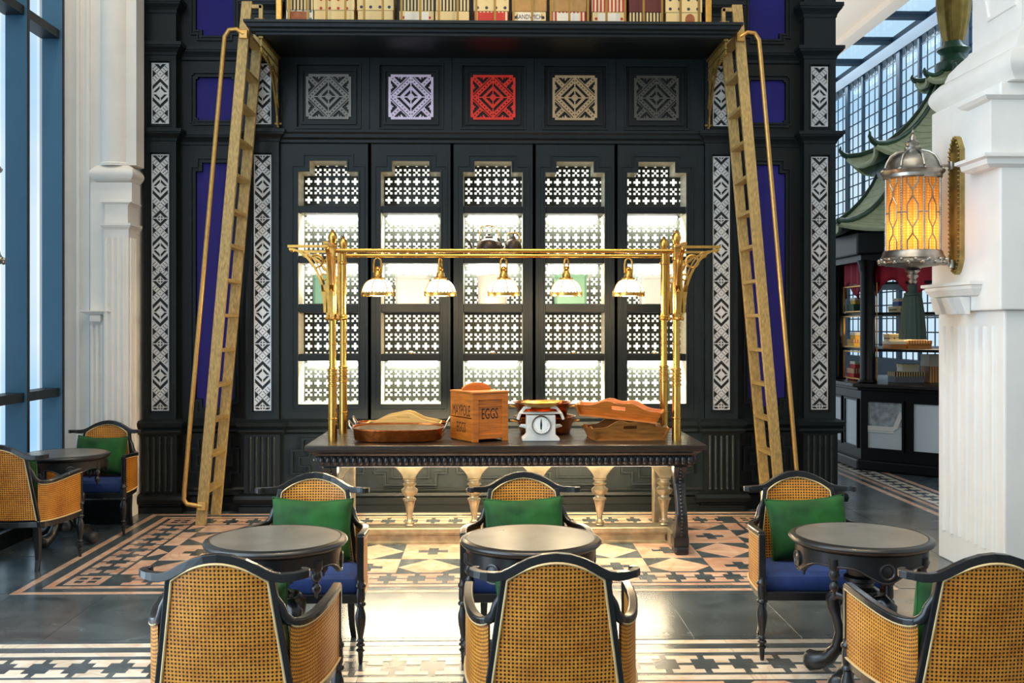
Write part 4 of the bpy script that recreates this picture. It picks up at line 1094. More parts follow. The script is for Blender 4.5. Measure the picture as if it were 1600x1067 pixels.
for x, wh in zip(NX[1:], ('second', 'middle', 'fourth', 'rightmost')):
    t = thing('uplight', 'tiny lit puck light low in the %s niche' % wh, 'light', (x-.005, 9.0, zsh[1]+.001), 0, 'puck lights in the niches')
    MB().lathe([(.02, 0), (.02, .012), (.015, .014)], 14).build('housing', 'brass2', t); MB().lathe([(.013, .0142), (.012, .02), (0, .022)], 12).build('lens', 'bulb', t)
# ================================================================ THINGS ON THE BUFFET
def oval(mb, a, b, prof, n=40, m=None, pw=2.6):
    """prof: (scale offset inward d, z) ring by ring on a superellipse a x b"""
    rs = []
    for d, z in prof:
        o = len(mb.v); rs.append(o)
        for k in range(n):
            t = 2*PI*k/n; c, s = math.cos(t), math.sin(t); q = 2/pw
            p = Vector(((a-d)*math.copysign(abs(c)**q, c), (b-d)*math.copysign(abs(s)**q, s), z)); mb.v.append(tuple(m @ p if m is not None else p))
    for A, B in zip(rs, rs[1:]):
        for k in range(n): mb.f.append([A+k, A+(k+1) % n, B+(k+1) % n, B+k])
    mb.f.append([rs[0]+k for k in range(n-1, -1, -1)]); mb.f.append([rs[-1]+k for k in range(n)])
    return mb
def pan(x, y, a, b, h, label, rz=0, tilt=0, z=TZ+.001):
    t = thing('roasting_pan', label, 'pan', (x, y, z), rz, 'oval copper pans'); t.rotation_euler = (tilt, 0, rz)
    oval(MB(), a, b, [(.03, 0), (.012, .006), (.0, h), (-.008, h), (-.008, h+.007), (.006, h+.007), (.008, h), (.02, .014), (.034, .009)], pw=2.8).build('pan_body', 'copper', t, smooth=50)
    oval(MB(), a, b, [(.0105, h-.004), (.0225, .0155), (.036, .011)], pw=2.8).build('tin_lining', 'tin', t, smooth=50)
    for s in (-1, 1):
        MB().tube([(s*(a-.01), -.05, h-.02), (s*(a+.02), -.045, h+.02), (s*(a+.03), -.02, h+.045), (s*(a+.03), .02, h+.045), (s*(a+.02), .045, h+.02), (s*(a-.01), .05, h-.02)], .007, 8).build('pan_handle', 'pewter', t, smooth=60)
    return t
c1 = P(622, 690, 7.36); pan(c1.x, 7.39, .325, .165, .085, 'front oval hammered copper pan with dark tin lining on the buffet', 0, .07, TZ+.013)
c2 = P(627, 690, 7.74); pan(c2.x, 7.76, .335, .17, .095, 'rear oval copper pan holding the pale wooden tray')
# pale wooden tray standing in the rear pan: only its curved, slotted end shows
tr = thing('wooden_tray', 'pale maple tray with slotted curved handles lying in the rear copper pan', 'tray', (P(632, 690, 7.76).x, 7.76, TZ+.018))
def handle_end(w, h0, h1, y0, y1):
    pts = [(-w, .0), (w, .0), (w, h0)]
    for i in range(1, 16):
        t = i/16; x = w-2*w*t; pts.append((x, h0+(h1-h0)*(.5-.5*math.cos(2*PI*t))+.006*math.sin(6*PI*t)))
    pts += [(-w, h0)]
    slot = [(-.045, h1-.045), (.045, h1-.045), (.052, h1-.035), (.045, h1-.025), (-.045, h1-.025), (-.052, h1-.035)]
    return plate([pts, slot], y0, y1)
MB().box(-.27, -.11, 0, .27, .11, .012).build('tray_base', 'tray_pale', tr, bevel=.004)
for y in (-.122, .11): handle_end(.28, .085, .16, y, y+.012).build('tray_end', 'tray_pale', tr, bevel=.003)
for x in (-.28, .268): MB().box(x, -.11, 0, x+.012, .11, .085).build('tray_side', 'tray_pale', tr, bevel=.003)
# egg crate
cc = Vector((-.1266, 7.235)); e1 = Vector((.2556, .151)); e2 = Vector((-.155, .29)); ang = math.atan2(e1.y, e1.x)
w_, d_, h_ = e1.length, e2.length, .345
ctr = cc+(e1+e2)/2
eg = thing('egg_crate', 'orange pine egg crate with stencilled lettering on the buffet', 'crate', (ctr.x, ctr.y, TZ+.001), ang)
W2, D2 = w_/2, d_/2
for (z0, z1) in ((.0, .165), (.168, h_)):
    MB().box(-W2, -D2+.014, z0+.004, -W2+.012, D2-.014, z1).build('side_board', 'crate', eg, bevel=.002); MB().box(W2-.012, -D2+.014, z0+.004, W2, D2-.014, z1).build('side_board', 'crate', eg, bevel=.002)
for y in (-D2+.012, D2-.024):
    MB().box(-W2+.012, y, .03, W2-.012, y+.012, h_).build('end_board', 'crate', eg)
for s, y in ((-1, -D2), (1, D2-.013)):
    for x in (-W2, W2-.05): MB().box(x, y, 0, x+.05, y+.013, h_-.045).build('batten', 'crate', eg, bevel=.002)
    MB().box(-W2, y-.001, h_-.045, W2, y+.013, h_-.004).build('batten', 'crate', eg, bevel=.002); MB().box(-W2+.05, y, .02, W2-.05, y+.013, .055).build('batten', 'crate', eg, bevel=.002)
    MB().box(-W2+.05, y+.004, h_-.095, W2-.05, y+.013, h_-.088).build('batten', 'crate', eg)
for k in range(2): MB().box(-W2-.004, -D2-.004+k*(D2+.003), h_, W2+.004, -.001+k*(D2+.004), h_+.014).build('lid_board', 'crate', eg, bevel=.003)
hd = [(-.12, 0), (.12, 0)]+[(.12*math.cos(i*PI/12), .055*math.sin(i*PI/12)) for i in range(1, 12)]
MB().wallprism([(x, h_+.014+z) for x, z in hd], .03, .055).build('carrying_handle', 'crate', eg, bevel=.003)
MB().tube([(W2, .05, h_-.03), (W2+.03, .05, h_-.025), (W2+.035, .08, h_-.05), (W2+.015, .08, h_-.06)], .006, 6).build('latch', 'brass', eg)
for txt, sz, sc, lc, rt in (('EGGS', .08, (.72, 1.35, 1), (0, -D2+.0112, .195), (PI/2, 0, 0)), ('MAYPOLE', .07, (.86, 1.6, 1), (-W2-.0006, 0, .215), (PI/2, 0, -PI/2)), ('EGGS', .07, (.8, 1.45, 1), (-W2-.0006, 0, .095), (PI/2, 0, -PI/2))):
    share('lettering', text_mesh(txt, sz, .0005), eg, lc, rt, sc, 'ink')
# white kitchen scales
sx_ = P(845, 690, 7.36); sc_ = thing('kitchen_scales', 'white iron kitchen scales with round dial and brass pan', 'scales', (sx_.x, 7.40, TZ+.001))
MB().wallprism([(-.135, 0), (.135, 0), (.135, .018), (.118, .03), (.105, .045), (.105, .185), (-.105, .185), (-.105, .045), (-.118, .03), (-.135, .018)], -.075, .075).build('scale_body', 'iron_white', sc_, bevel=.006)
my = Matrix.Translation((0, 0, .118)) @ Matrix.Rotation(PI/2, 4, 'X')
MB().lathe([(.068, .075), (.068, .09), (.063, .096), (.058, .094), (.058, .09)], 32, (0, 0, 0), m=my, caps=False).build('dial_rim', 'pewter', sc_, smooth=40).location = (0, 0, 0)
MB().lathe([(.058, .0865), (.058, .0895)], 32, (0, 0, 0), m=my).build('dial', 'dial', sc_)
dm = MB()
for k in range(24):
    a = k*PI/12; r0 = .046 if k % 6 else .042
    c, s = math.cos(a), math.sin(a); n_ = (-s*.0012, c*.0012)
    dm.add([(r0*c+n_[0], -.0902, .118+r0*s+n_[1]), (r0*c-n_[0], -.0902, .118+r0*s-n_[1]), (.052*c-n_[0], -.0902, .118+.052*s-n_[1]), (.052*c+n_[0], -.0902, .118+.052*s+n_[1])], [(0, 1, 2, 3)])
dm.build('dial_marks', 'black', sc_)['kind'] = 'stuff'
nd = MB(); nd.add([(-.004, -.0915, .085), (.004, -.0915, .085), (.007, -.0915, .118), (.002, -.0915, .16), (-.002, -.0915, .16), (-.007, -.0915, .118)], [(0, 1, 2, 3, 4, 5)]); nd.build('needle', 'black', sc_)
for s in (-1, 1):
    MB().tube([(s*.105, 0, .1), (s*.14, 0, .105), (s*.155, 0, .1)], [.016, .012, .004], 8).build('side_arm', 'iron_white', sc_)
    q = MB(); q.sweep([(s*.165, 0, .15), (s*.15, 0, .19), (s*.115, 0, .235), (s*.07, 0, .24)], .05, .02); q.build('pan_support', 'iron_white', sc_, bevel=.004)
MB().box(-.15, -.05, .193, .15, .05, .203).build('beam', 'iron_white', sc_, bevel=.004)
MB().lathe([(.05, .240), (.09, .246), (.125, .262), (.14, .276), (.144, .276), (.128, .258), (.09, .242), (.05, .236)], 32).build('weighing_pan', 'brass2', sc_, smooth=50)
# copper pots behind the scales
def cpot(x, y, z, r, h, label):
    t = thing('copper_pot', label, 'pot', (x, y, z), 0, 'stacked copper pots')
    MB().lathe([(r*.82, 0), (r*.86, .006), (r*.97, h*.9), (r, h), (r+.014, h+.003), (r+.014, h+.009), (r-.004, h+.008), (r*.94, h*.9), (r*.82, .012)], 36).build('pot_body', 'copper', t, smooth=45)
    for s in (-1, 1): MB().tube([(s*r*.95, -.04, h*.72), (s*(r+.03), -.035, h*.78), (s*(r+.04), 0, h*.8), (s*(r+.03), .035, h*.78), (s*r*.95, .04, h*.72)], .006, 8).build('pot_handle', 'brass2', t)
    return t
px_ = P(850, 678, 7.86).x
cpot(px_+.01, 7.9, TZ+.001, .225, .125, 'lower copper pot of the stacked pair behind the scales')
cpot(px_-.01, 7.9, TZ+.128, .215, .105, 'upper copper pot of the stacked pair behind the scales')
# two wooden trays with cut-out handles
def stray(x, y, z, rz, w, d, h, m, label, rot=(0, 0, 0)):
    t = thing('handled_tray', label, 'tray', (x, y, z), rz, 'brown wooden trays'); t.rotation_euler = (rot[0], rot[1], rz)
    MB().box(-w+.03, -d+.03, 0, w-.03, d-.03, .012).build('tray_base', m, t)
    def end(yb, sg):
        n = 20; lo = []; hi = []
        for i in range(n+1):
            u = i/n; xx = -w+2*w*u; zz = h*.75+h*.45*math.sin(PI*u)**2*1.0+h*.12*math.cos(6*PI*u)*math.sin(PI*u)
            lo.append(((-w+.035)+(2*w-.07)*u, .0)); hi.append((xx, zz))
        hole = [(-.05+.1*k/6, h*.78-.012) for k in range(7)]+[(.05-.1*k/6, h*.78+.012) for k in range(7)]
        mb = plate([lo+hi[::-1], hole], 0, .012)
        mb.v = [(a, yb-sg*.0+sg*(-.035+.035*c/h)+b*1.0, c) for a, b, c in mb.v]
        return mb
    end(-d+.035, -1).build('tray_end', m, t, bevel=.002); end(d-.047, 1).build('tray_end', m, t, bevel=.002)
    for s in (-1, 1):
        q = MB(); n = 14
        vs = []
        for i in range(n+1):
            u = i/n; yy = -d+2*d*u; zz = h*.75+h*.14*math.cos(4*PI*u+PI)*math.sin(PI*u)
            vs += [(s*(w-.035), (-d+.035)+(2*d-.07)*u, 0), (s*w, yy, zz), (s*(w-.047), (-d+.035)+(2*d-.07)*u, 0), (s*(w-.012), yy, zz)]
        fs = []
        for i in range(n):
            o = 4*i; fs += [[o, o+4, o+5, o+1], [o+2, o+3, o+7, o+6], [o+1, o+5, o+7, o+3], [o, o+2, o+6, o+4]]
        fs += [[0, 1, 3, 2], [4*n, 4*n+2, 4*n+3, 4*n+1]]
        q.add(vs, fs).build('tray_side', m, t)
    return t
stray(P(977, 690, 7.5).x, 7.5, TZ+.001, .12, .285, .19, .12, 'tray_wood', 'lower brown wooden tray with cut-out handle on the buffet')
stray(P(968, 650, 7.52).x, 7.53, TZ+.150, -.22, .315, .19, .105, 'crate', 'upper brown wooden tray lying tilted on the lower tray', (.0, .085, 0))

# ================================================================ CHAIRS
def chair_meshes():
    """the one cane armchair; front towards -Y, origin on the floor"""
    t = empty('cane_armchair')
    yb = lambda z: .212+(z-.3)*.12
    hw = lambda z: .222-(z-.33)*.14
    # back cane: edges lean and narrow upwards, arched top, bowed in plan
    ztop = lambda s: .738+.066*(1-min(1, abs(s))**2.0)
    def back(off):
        def f(u, v):
            s = 2*u-1; z = .335+(ztop(s)-.335)*v; w = hw(.335+(.738-.335)*v)
            return (s*w, yb(z)+.028*(1-s*s)+off, z)
        return f
    uvb = lambda u, v: ((2*u-1)*(.222-.06*v), .335+(ztop(2*u-1)-.335)*v)
    MB().surf(16, 16, back(.008), uvb).surf(16, 16, back(-.008), uvb, True).build('back_cane', 'cane', t, smooth=60)
    # posts continue under the cane, crest rail with scrolled ears
    for s in (-1, 1):
        q = MB(); pts = [(s*(hw(z)+.011), yb(z), z) for z in (.29, .40, .55, .66, .752)]; q.sweep(pts, .024, .024)
        rs = []; q = MB()
        for z in (.29, .42, .55, .66, .755):
            o = len(q.v); x = s*(hw(z)+.010); y = yb(z)
            q.v += [(x-.013, y-.016, z), (x+.013, y-.016, z), (x+.013, y+.014, z), (x-.013, y+.014, z)]; rs.append(o)
        for a, b in zip(rs, rs[1:]):
            for k in range(4): q.f.append([a+k, a+(k+1) % 4, b+(k+1) % 4, b+k])
        q.f += [[rs[0]+k for k in (3, 2, 1, 0)], [rs[-1]+k for k in range(4)]]
        q.build('back_post', 'black_wood', t, bevel=.004)
    half = [(0, .298, .822), (.045, .296, .817), (.09, .290, .802), (.125, .283, .784), (.155, .276, .766), (.18, .270, .754), (.205, .264, .749), (.23, .258, .749), (.252, .250, .751), (.27, .238, .753), (.281, .222, .754), (.282, .206, .755), (.272, .196, .755), (.260, .198, .755)]
    path = [(-x, y, z) for x, y, z in reversed(half[1:])]+half
    wd = [.03]*len(path); hh = [.030]*len(path)
    for i in list(range(0, 6))+list(range(len(path)-6, len(path))): hh[i] = .026
    for i in (0, 1, 2, -1, -2, -3): wd[i] = .022
    MB().sweep(path, wd, hh).build('crest_rail', 'black_wood', t, bevel=.007)
    # tub sides in plan
    def plan(u):      # u 0 at the back post, 1 at the front post
        P0, P1, P2, P3 = Vector((.226, .216)), Vector((.275, .20)), Vector((.315, .05)), Vector((.303, -.215))
        return P0*(1-u)**3+P1*3*u*(1-u)**2+P2*3*u*u*(1-u)+P3*u**3
    armz = lambda u: .588-.022*math.sin(PI*min(1, u*1.1))**1.0*(1-u)+.014*u
    for s in (-1, 1):
        def side(off):
            def f(u, v):
                p = plan(u); q = plan(min(1, u+.02))-plan(max(0, u-.02)); n = Vector((-q.y, q.x)).normalized()
                if n.x < 0: n = -n
                zt = armz(u)-.012+(.006*max(0, 1-u*7)**2); zb = .328
                return (s*(p.x+n.x*off), p.y+n.y*off, zb+(zt-zb)*v)
            return f
        uvs = lambda u, v: (u*.48, .328+(.255)*v)
        MB().surf(18, 6, side(.010), uvs, s < 0).surf(18, 6, side(-.008), uvs, s > 0).build('side_cane', 'cane', t, smooth=60)
        pa = [(s*plan(u).x, plan(u).y, armz(u)) for u in [i/14 for i in range(15)]]
        q = MB().sweep(pa, .034, .028); q.build('arm_rail', 'black_wood', t, bevel=.006)
        MB().tube([(s*(hw(z)+.012), yb(z)-.001, z) for z in (.72, .68)]+[(s*.203, .246, .645), (s*.209, .240, .617), (s*.220, .228, .597), (s*plan(.06).x, plan(.06).y, armz(.06)), (s*plan(.14).x, plan(.14).y, armz(.14))], [.010, .013, .016, .018, .0185, .017, .013], 10).build('arm_sweep', 'black_wood', t, smooth=60)
        pip = MB(); pip.tube([tuple(Vector(side(.013)(i/18, 1))) for i in range(19)], .0045, 6); pip.build('side_piping', 'piping', t, smooth=60)
        MB().tube([tuple(Vector(side(.013)(i/18, 0))) for i in range(19)], .0045, 6).build('side_piping', 'piping', t, smooth=60)
        # front post and turned leg in one
        px, py = s*.303, -.218
        fl = MB().lathe([(.008, 0), (.010, .006), (.013, .05), (.013, .056), (.021, .062), (.021, .068), (.012, .074), (.013, .082), (.022, .088), (.022, .094), (.013, .10), (.018, .108), (.018, .113), (.012, .12), (.014, .135), (.022, .18), (.026, .215), (.025, .235), (.017, .262), (.016, .272), (.026, .280), (.026, .288), (.018, .296), (.022, .305), (.022, .33), (.02, .36), (.026, .366), (.026, .376), (.018, .384), (.018, .40)], 16, (px, py, 0))
        fl.build('front_leg', 'black_wood', t, smooth=45)
        MB().box(px-.016, py-.012, .395, px+.016, py+.014, .606).build('front_post', 'black_wood', t, bevel=.004)
        r = MB(); rs = []
        for x, y, z, ww in ((.205, .19, .30, .022), (.206, .182, .22, .02), (.207, .178, .14, .017), (.21, .184, .07, .015), (.216, .205, 0, .014)):
            o = len(r.v); r.v += [(s*x-ww, y-ww, z), (s*x+ww, y-ww, z), (s*x+ww, y+ww, z), (s*x-ww, y+ww, z)]; rs.append(o)
        for a, b in zip(rs, rs[1:]):
            for k in range(4): r.f.append([a+k, a+(k+1) % 4, b+(k+1) % 4, b+k])
        r.f += [[rs[0]+k for k in range(4)], [rs[-1]+k for k in (3, 2, 1, 0)]]
        r.build('rear_leg', 'black_wood', t, bevel=.004)
    # piping round the back cane
    f = back(.012); pp = [f(0, i/16) for i in range(17)]+[f(i/16, 1) for i in range(1, 16)]+[f(1, 1-i/16) for i in range(17)]
    MB().tube(pp, .0048, 6).build('back_piping', 'piping', t, smooth=60)
    f = back(-.012); pp = [f(0, i/16) for i in range(17)]+[f(i/16, 1) for i in range(1, 16)]+[f(1, 1-i/16) for i in range(17)]
    MB().tube(pp, .0048, 6).build('back_piping', 'piping', t, smooth=60)
    # seat rail and cushion share a plan outline
    right = [plan(i/10) for i in range(11)]
    out = [(p.x, p.y) for p in right]; outline = out+[(-x, y) for x, y in reversed(out)]
    bow = [(-.222+.444*i/8, .216+.028*(1-(2*i/8-1)**2)) for i in range(1, 8)]
    outline = outline+bow
    rail = offset(outline, .006)
    MB().prism(rail, .285, .326).build('seat_rail', 'black_wood', t, bevel=.006)
    inn = offset(outline, -.028)
    cu = MB(); n = len(inn); rings = []
    for d, z in ((.004, .327), (-.004, .345), (-.004, .372), (.006, .392), (.035, .402), (.09, .41)):
        pts = offset(inn, -d) if d < .04 else [(x*(1-d*2.2), (y-.02)*(1-d*2.2)+.02) for x, y in inn]
        o = len(cu.v); cu.v += [(x, y, z) for x, y in pts]; rings.append(o)
    for a, b in zip(rings, rings[1:]):
        for k in range(n): cu.f.append([a+k, a+(k+1) % n, b+(k+1) % n, b+k])
    cu.f.append([rings[0]+k for k in range(n-1, -1, -1)])
    cu.v.append((0, 0, .412)); c0 = len(cu.v)-1
    for k in range(n): cu.f.append([rings[-1]+k, rings[-1]+(k+1) % n, c0])
    cu.build('seat_cushion', 'blue_velvet', t, smooth=40)
    return t
def pillow_mesh():
    mb = MB(); n = 28; a, b, th = .208, .155, .078
    def f(sg):
        def g(u, v):
            s, q = 2*u-1, 2*v-1
            x = a*s*(1-.07*(1-abs(q)**2)*abs(s)**3*1.0); z = b*q*(1-.13*(1-abs(s)**2.0)*abs(q)**3)
            k = max(0, (1-s**4)*(1-q**4))**.42
            wr = .006*math.sin(7*s+3*q)*k+.004*noise.noise(Vector((s*3, q*3, sg)))*k
            return (x, sg*(th*k+wr), z)
        return g
    mb.surf(n, n, f(-1)); mb.surf(n, n, f(1), flip=True); me = mb.mesh('pillow', 60)
    bm = bmesh.new(); bm.from_mesh(me); bmesh.ops.remove_doubles(bm, verts=bm.verts, dist=.0008); bm.to_mesh(me); bm.free()
    me.polygons.foreach_set('use_smooth', [True]*len(me.polygons)); me.materials.append(M['green_velvet']); return me
PME = pillow_mesh()
PIPE = MB(); e = [(-1+2*i/14, -1) for i in range(15)]+[(1, -1+2*i/14) for i in range(1, 15)]+[(1-2*i/14, 1) for i in range(1, 15)]+[(-1, 1-2*i/14) for i in range(1, 14)]
PIPE.tube([(.205*s*(1-.07*(1-abs(q)**2)*abs(s)**3), 0, .155*q*(1-.13*(1-abs(s)**2)*abs(q)**3)) for s, q in e]+[(-.205, 0, -.155)], .0055, 6)
PIPEM = PIPE.mesh('pillow_piping', 60); PIPEM.materials.append(M['green_velvet'])
def pillow(x, y, z, rz, label, tilt=-.32, roll=0, cmp=1.0):
    t = thing('green_cushion', label, 'cushion', (x, y, z), rz, 'green velvet cushions'); t.rotation_euler = (tilt, roll, rz)
    share('cushion_cover', PME, t); share('cushion_piping', PIPEM, t); return t
CH = chair_meshes()
tag(CH, '', 'chair', 'cane armchairs')
CHAIRS = [
 # x, y, rz, label
 (-.915, 5.09, .0, 'cane armchair facing us behind the left round table'),
 (.178, 5.09, .0, 'cane armchair facing us behind the middle round table'),
 (1.615, 5.09, -.03, 'cane armchair facing us behind the right round table'),
 (-.90, 3.76, PI-.05, 'cane armchair with its back to us, left of three in front'),
 (.225, 3.75, PI, 'cane armchair with its back to us, middle of three in front'),
 (1.69, 3.71, PI+.03, 'cane armchair with its back to us, cut by right edge of frame'),
 (-3.16, 6.98, PI-.06, 'cane armchair seen from behind at far left by the windows'),
 (-3.10, 8.11, -.0, 'cane armchair facing us in front of the white pier')]
for k, (x, y, rz, lb) in enumerate(CHAIRS):
    if k == 0: CH.location = (x, y, 0); CH.rotation_euler = (0, 0, rz); CH['label'] = lb
    else: dup(CH, (x, y, 0), rz, lb)
PN = ['green velvet cushion on the chair behind the left round table', 'green velvet cushion on the chair behind the middle round table', 'green velvet cushion on the chair behind the right round table',
      'green cushion half hidden in the left front armchair', 'green cushion half hidden in the middle front armchair', 'green cushion half hidden in the right front armchair',
      'green cushion in the armchair at far left edge', 'green velvet cushion on the chair by the white pier']
for k, (x, y, rz, lb) in enumerate(CHAIRS):
    dx, dy = [(.01, .135), (-.0, .13), (.012, .115), (0, .13), (0, .13), (0, .13), (.02, .13), (-.0, .12)][k]
    c, s = math.cos(rz), math.sin(rz)
    pillow(x+dx*c-dy*s, y+dx*s+dy*c, .572, rz+(.0, .04, .05, 0, 0, 0, 0, -.1)[k], PN[k], -.25, (0.02, -.03, -.06, 0, 0, 0, 0, .02)[k])

# ================================================================ ROUND TABLES
def round_table(rot):
    t = empty('round_table')
    MB().lathe([(.27, .625), (.288, .628), (.303, .636), (.312, .645), (.314, .652), (.31, .66), (.303, .664), (.298, .664), (.294, .6665), (.287, .668), (.284, .666), (0, .666)], 64).build('table_top', 'table_black', t, smooth=35)
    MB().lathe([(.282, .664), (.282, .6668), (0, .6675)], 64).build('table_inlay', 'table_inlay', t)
    n = 96; ap = MB()
    zb = lambda a: .548-.028*math.cos(4*a)-.010*math.cos(8*a)
    o = [[], [], [], []]
    for k in range(n):
        a = 2*PI*k/n; c, s = math.cos(a), math.sin(a)
        for j, (r, z) in enumerate(((.286, .626), (.284, zb(a)), (.268, zb(a)), (.268, .626))): o[j].append(len(ap.v)); ap.v.append((r*c, r*s, z))
    for j in range(4):
        A, B = o[j], o[(j+1) % 4]
        for k in range(n): ap.f.append([A[k], A[(k+1) % n], B[(k+1) % n], B[k]])
    ap.build('apron', 'table_black', t, smooth=40)
    ed = MB(); ed.tube([(.286*math.cos(2*PI*k/n), .286*math.sin(2*PI*k/n), zb(2*PI*k/n)+.006) for k in range(n+1)], .004, 6); ed.build('apron_bead', 'table_black', t)
    for k in range(4):
        a = k*PI/2+0; c, s = math.cos(a), math.sin(a)
        m = Matrix.Translation((.285*c, .285*s, .565)) @ Matrix.Rotation(a, 4, 'Z') @ Matrix.Rotation(PI/2, 4, 'Y')
        q = MB().lathe([(.036, -.004), (.036, .006), (.030, .009), (.026, .005), (.02, .005), (.012, .009), (0, .01)], 20, m=m); q.build('medallion', 'table_black', t, smooth=40)
        a += PI/4; c, s = math.cos(a), math.sin(a)
        MB().lathe([(0, -.125), (.006, -.118), (.007, -.105), (.018, -.092), (.021, -.078), (.016, -.066), (.009, -.058), (.018, -.046), (.024, -.03), (.018, -.012), (.026, 0), (.026, .04)], 14, (.272*c, .272*s, .565)).build('pendant', 'table_black', t, smooth=45)
    MB().lathe([(.07, .10), (.075, .14), (.06, .17), (.045, .2), (.07, .225), (.075, .25), (.055, .29), (.048, .36), (.062, .38), (.062, .40), (.08, .41), (.08, .425), (.056, .44), (.056, .455), (.075, .465), (.075, .48), (.06, .49), (.065, .52), (.11, .56), (.12, .625)], 28).build('column', 'table_black', t, smooth=40)
    for k in range(4):
        a = k*PI/2+PI/4; c, s = math.cos(a), math.sin(a)
        pts = [(.03, .33), (.07, .375), (.105, .385), (.132, .36), (.128, .32), (.105, .27), (.095, .21), (.11, .14), (.15, .085), (.20, .06), (.245, .052), (.262, .05)]
        rr = [.02, .026, .032, .034, .032, .028, .026, .028, .034, .042, .048, .034]
        MB().tube([(x*c, x*s, z) for x, z in pts], rr, 10).build('foot', 'table_black', t, smooth=60)
    return t
RT = round_table(0); tag(RT, '', 'table', 'round black pedestal tables')
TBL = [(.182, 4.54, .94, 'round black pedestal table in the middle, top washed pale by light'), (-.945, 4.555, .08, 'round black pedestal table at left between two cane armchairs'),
       (1.665, 4.56, .03, 'round black pedestal table at right beside the white pier'), (-3.13, 7.63, .5, 'round black pedestal table at far left by the windows')]
for k, (x, y, rz, lb) in enumerate(TBL):
    if k == 0: RT.location = (x, y, 0); RT.rotation_euler = (0, 0, rz); RT['label'] = lb
    else: dup(RT, (x, y, 0), rz, lb)

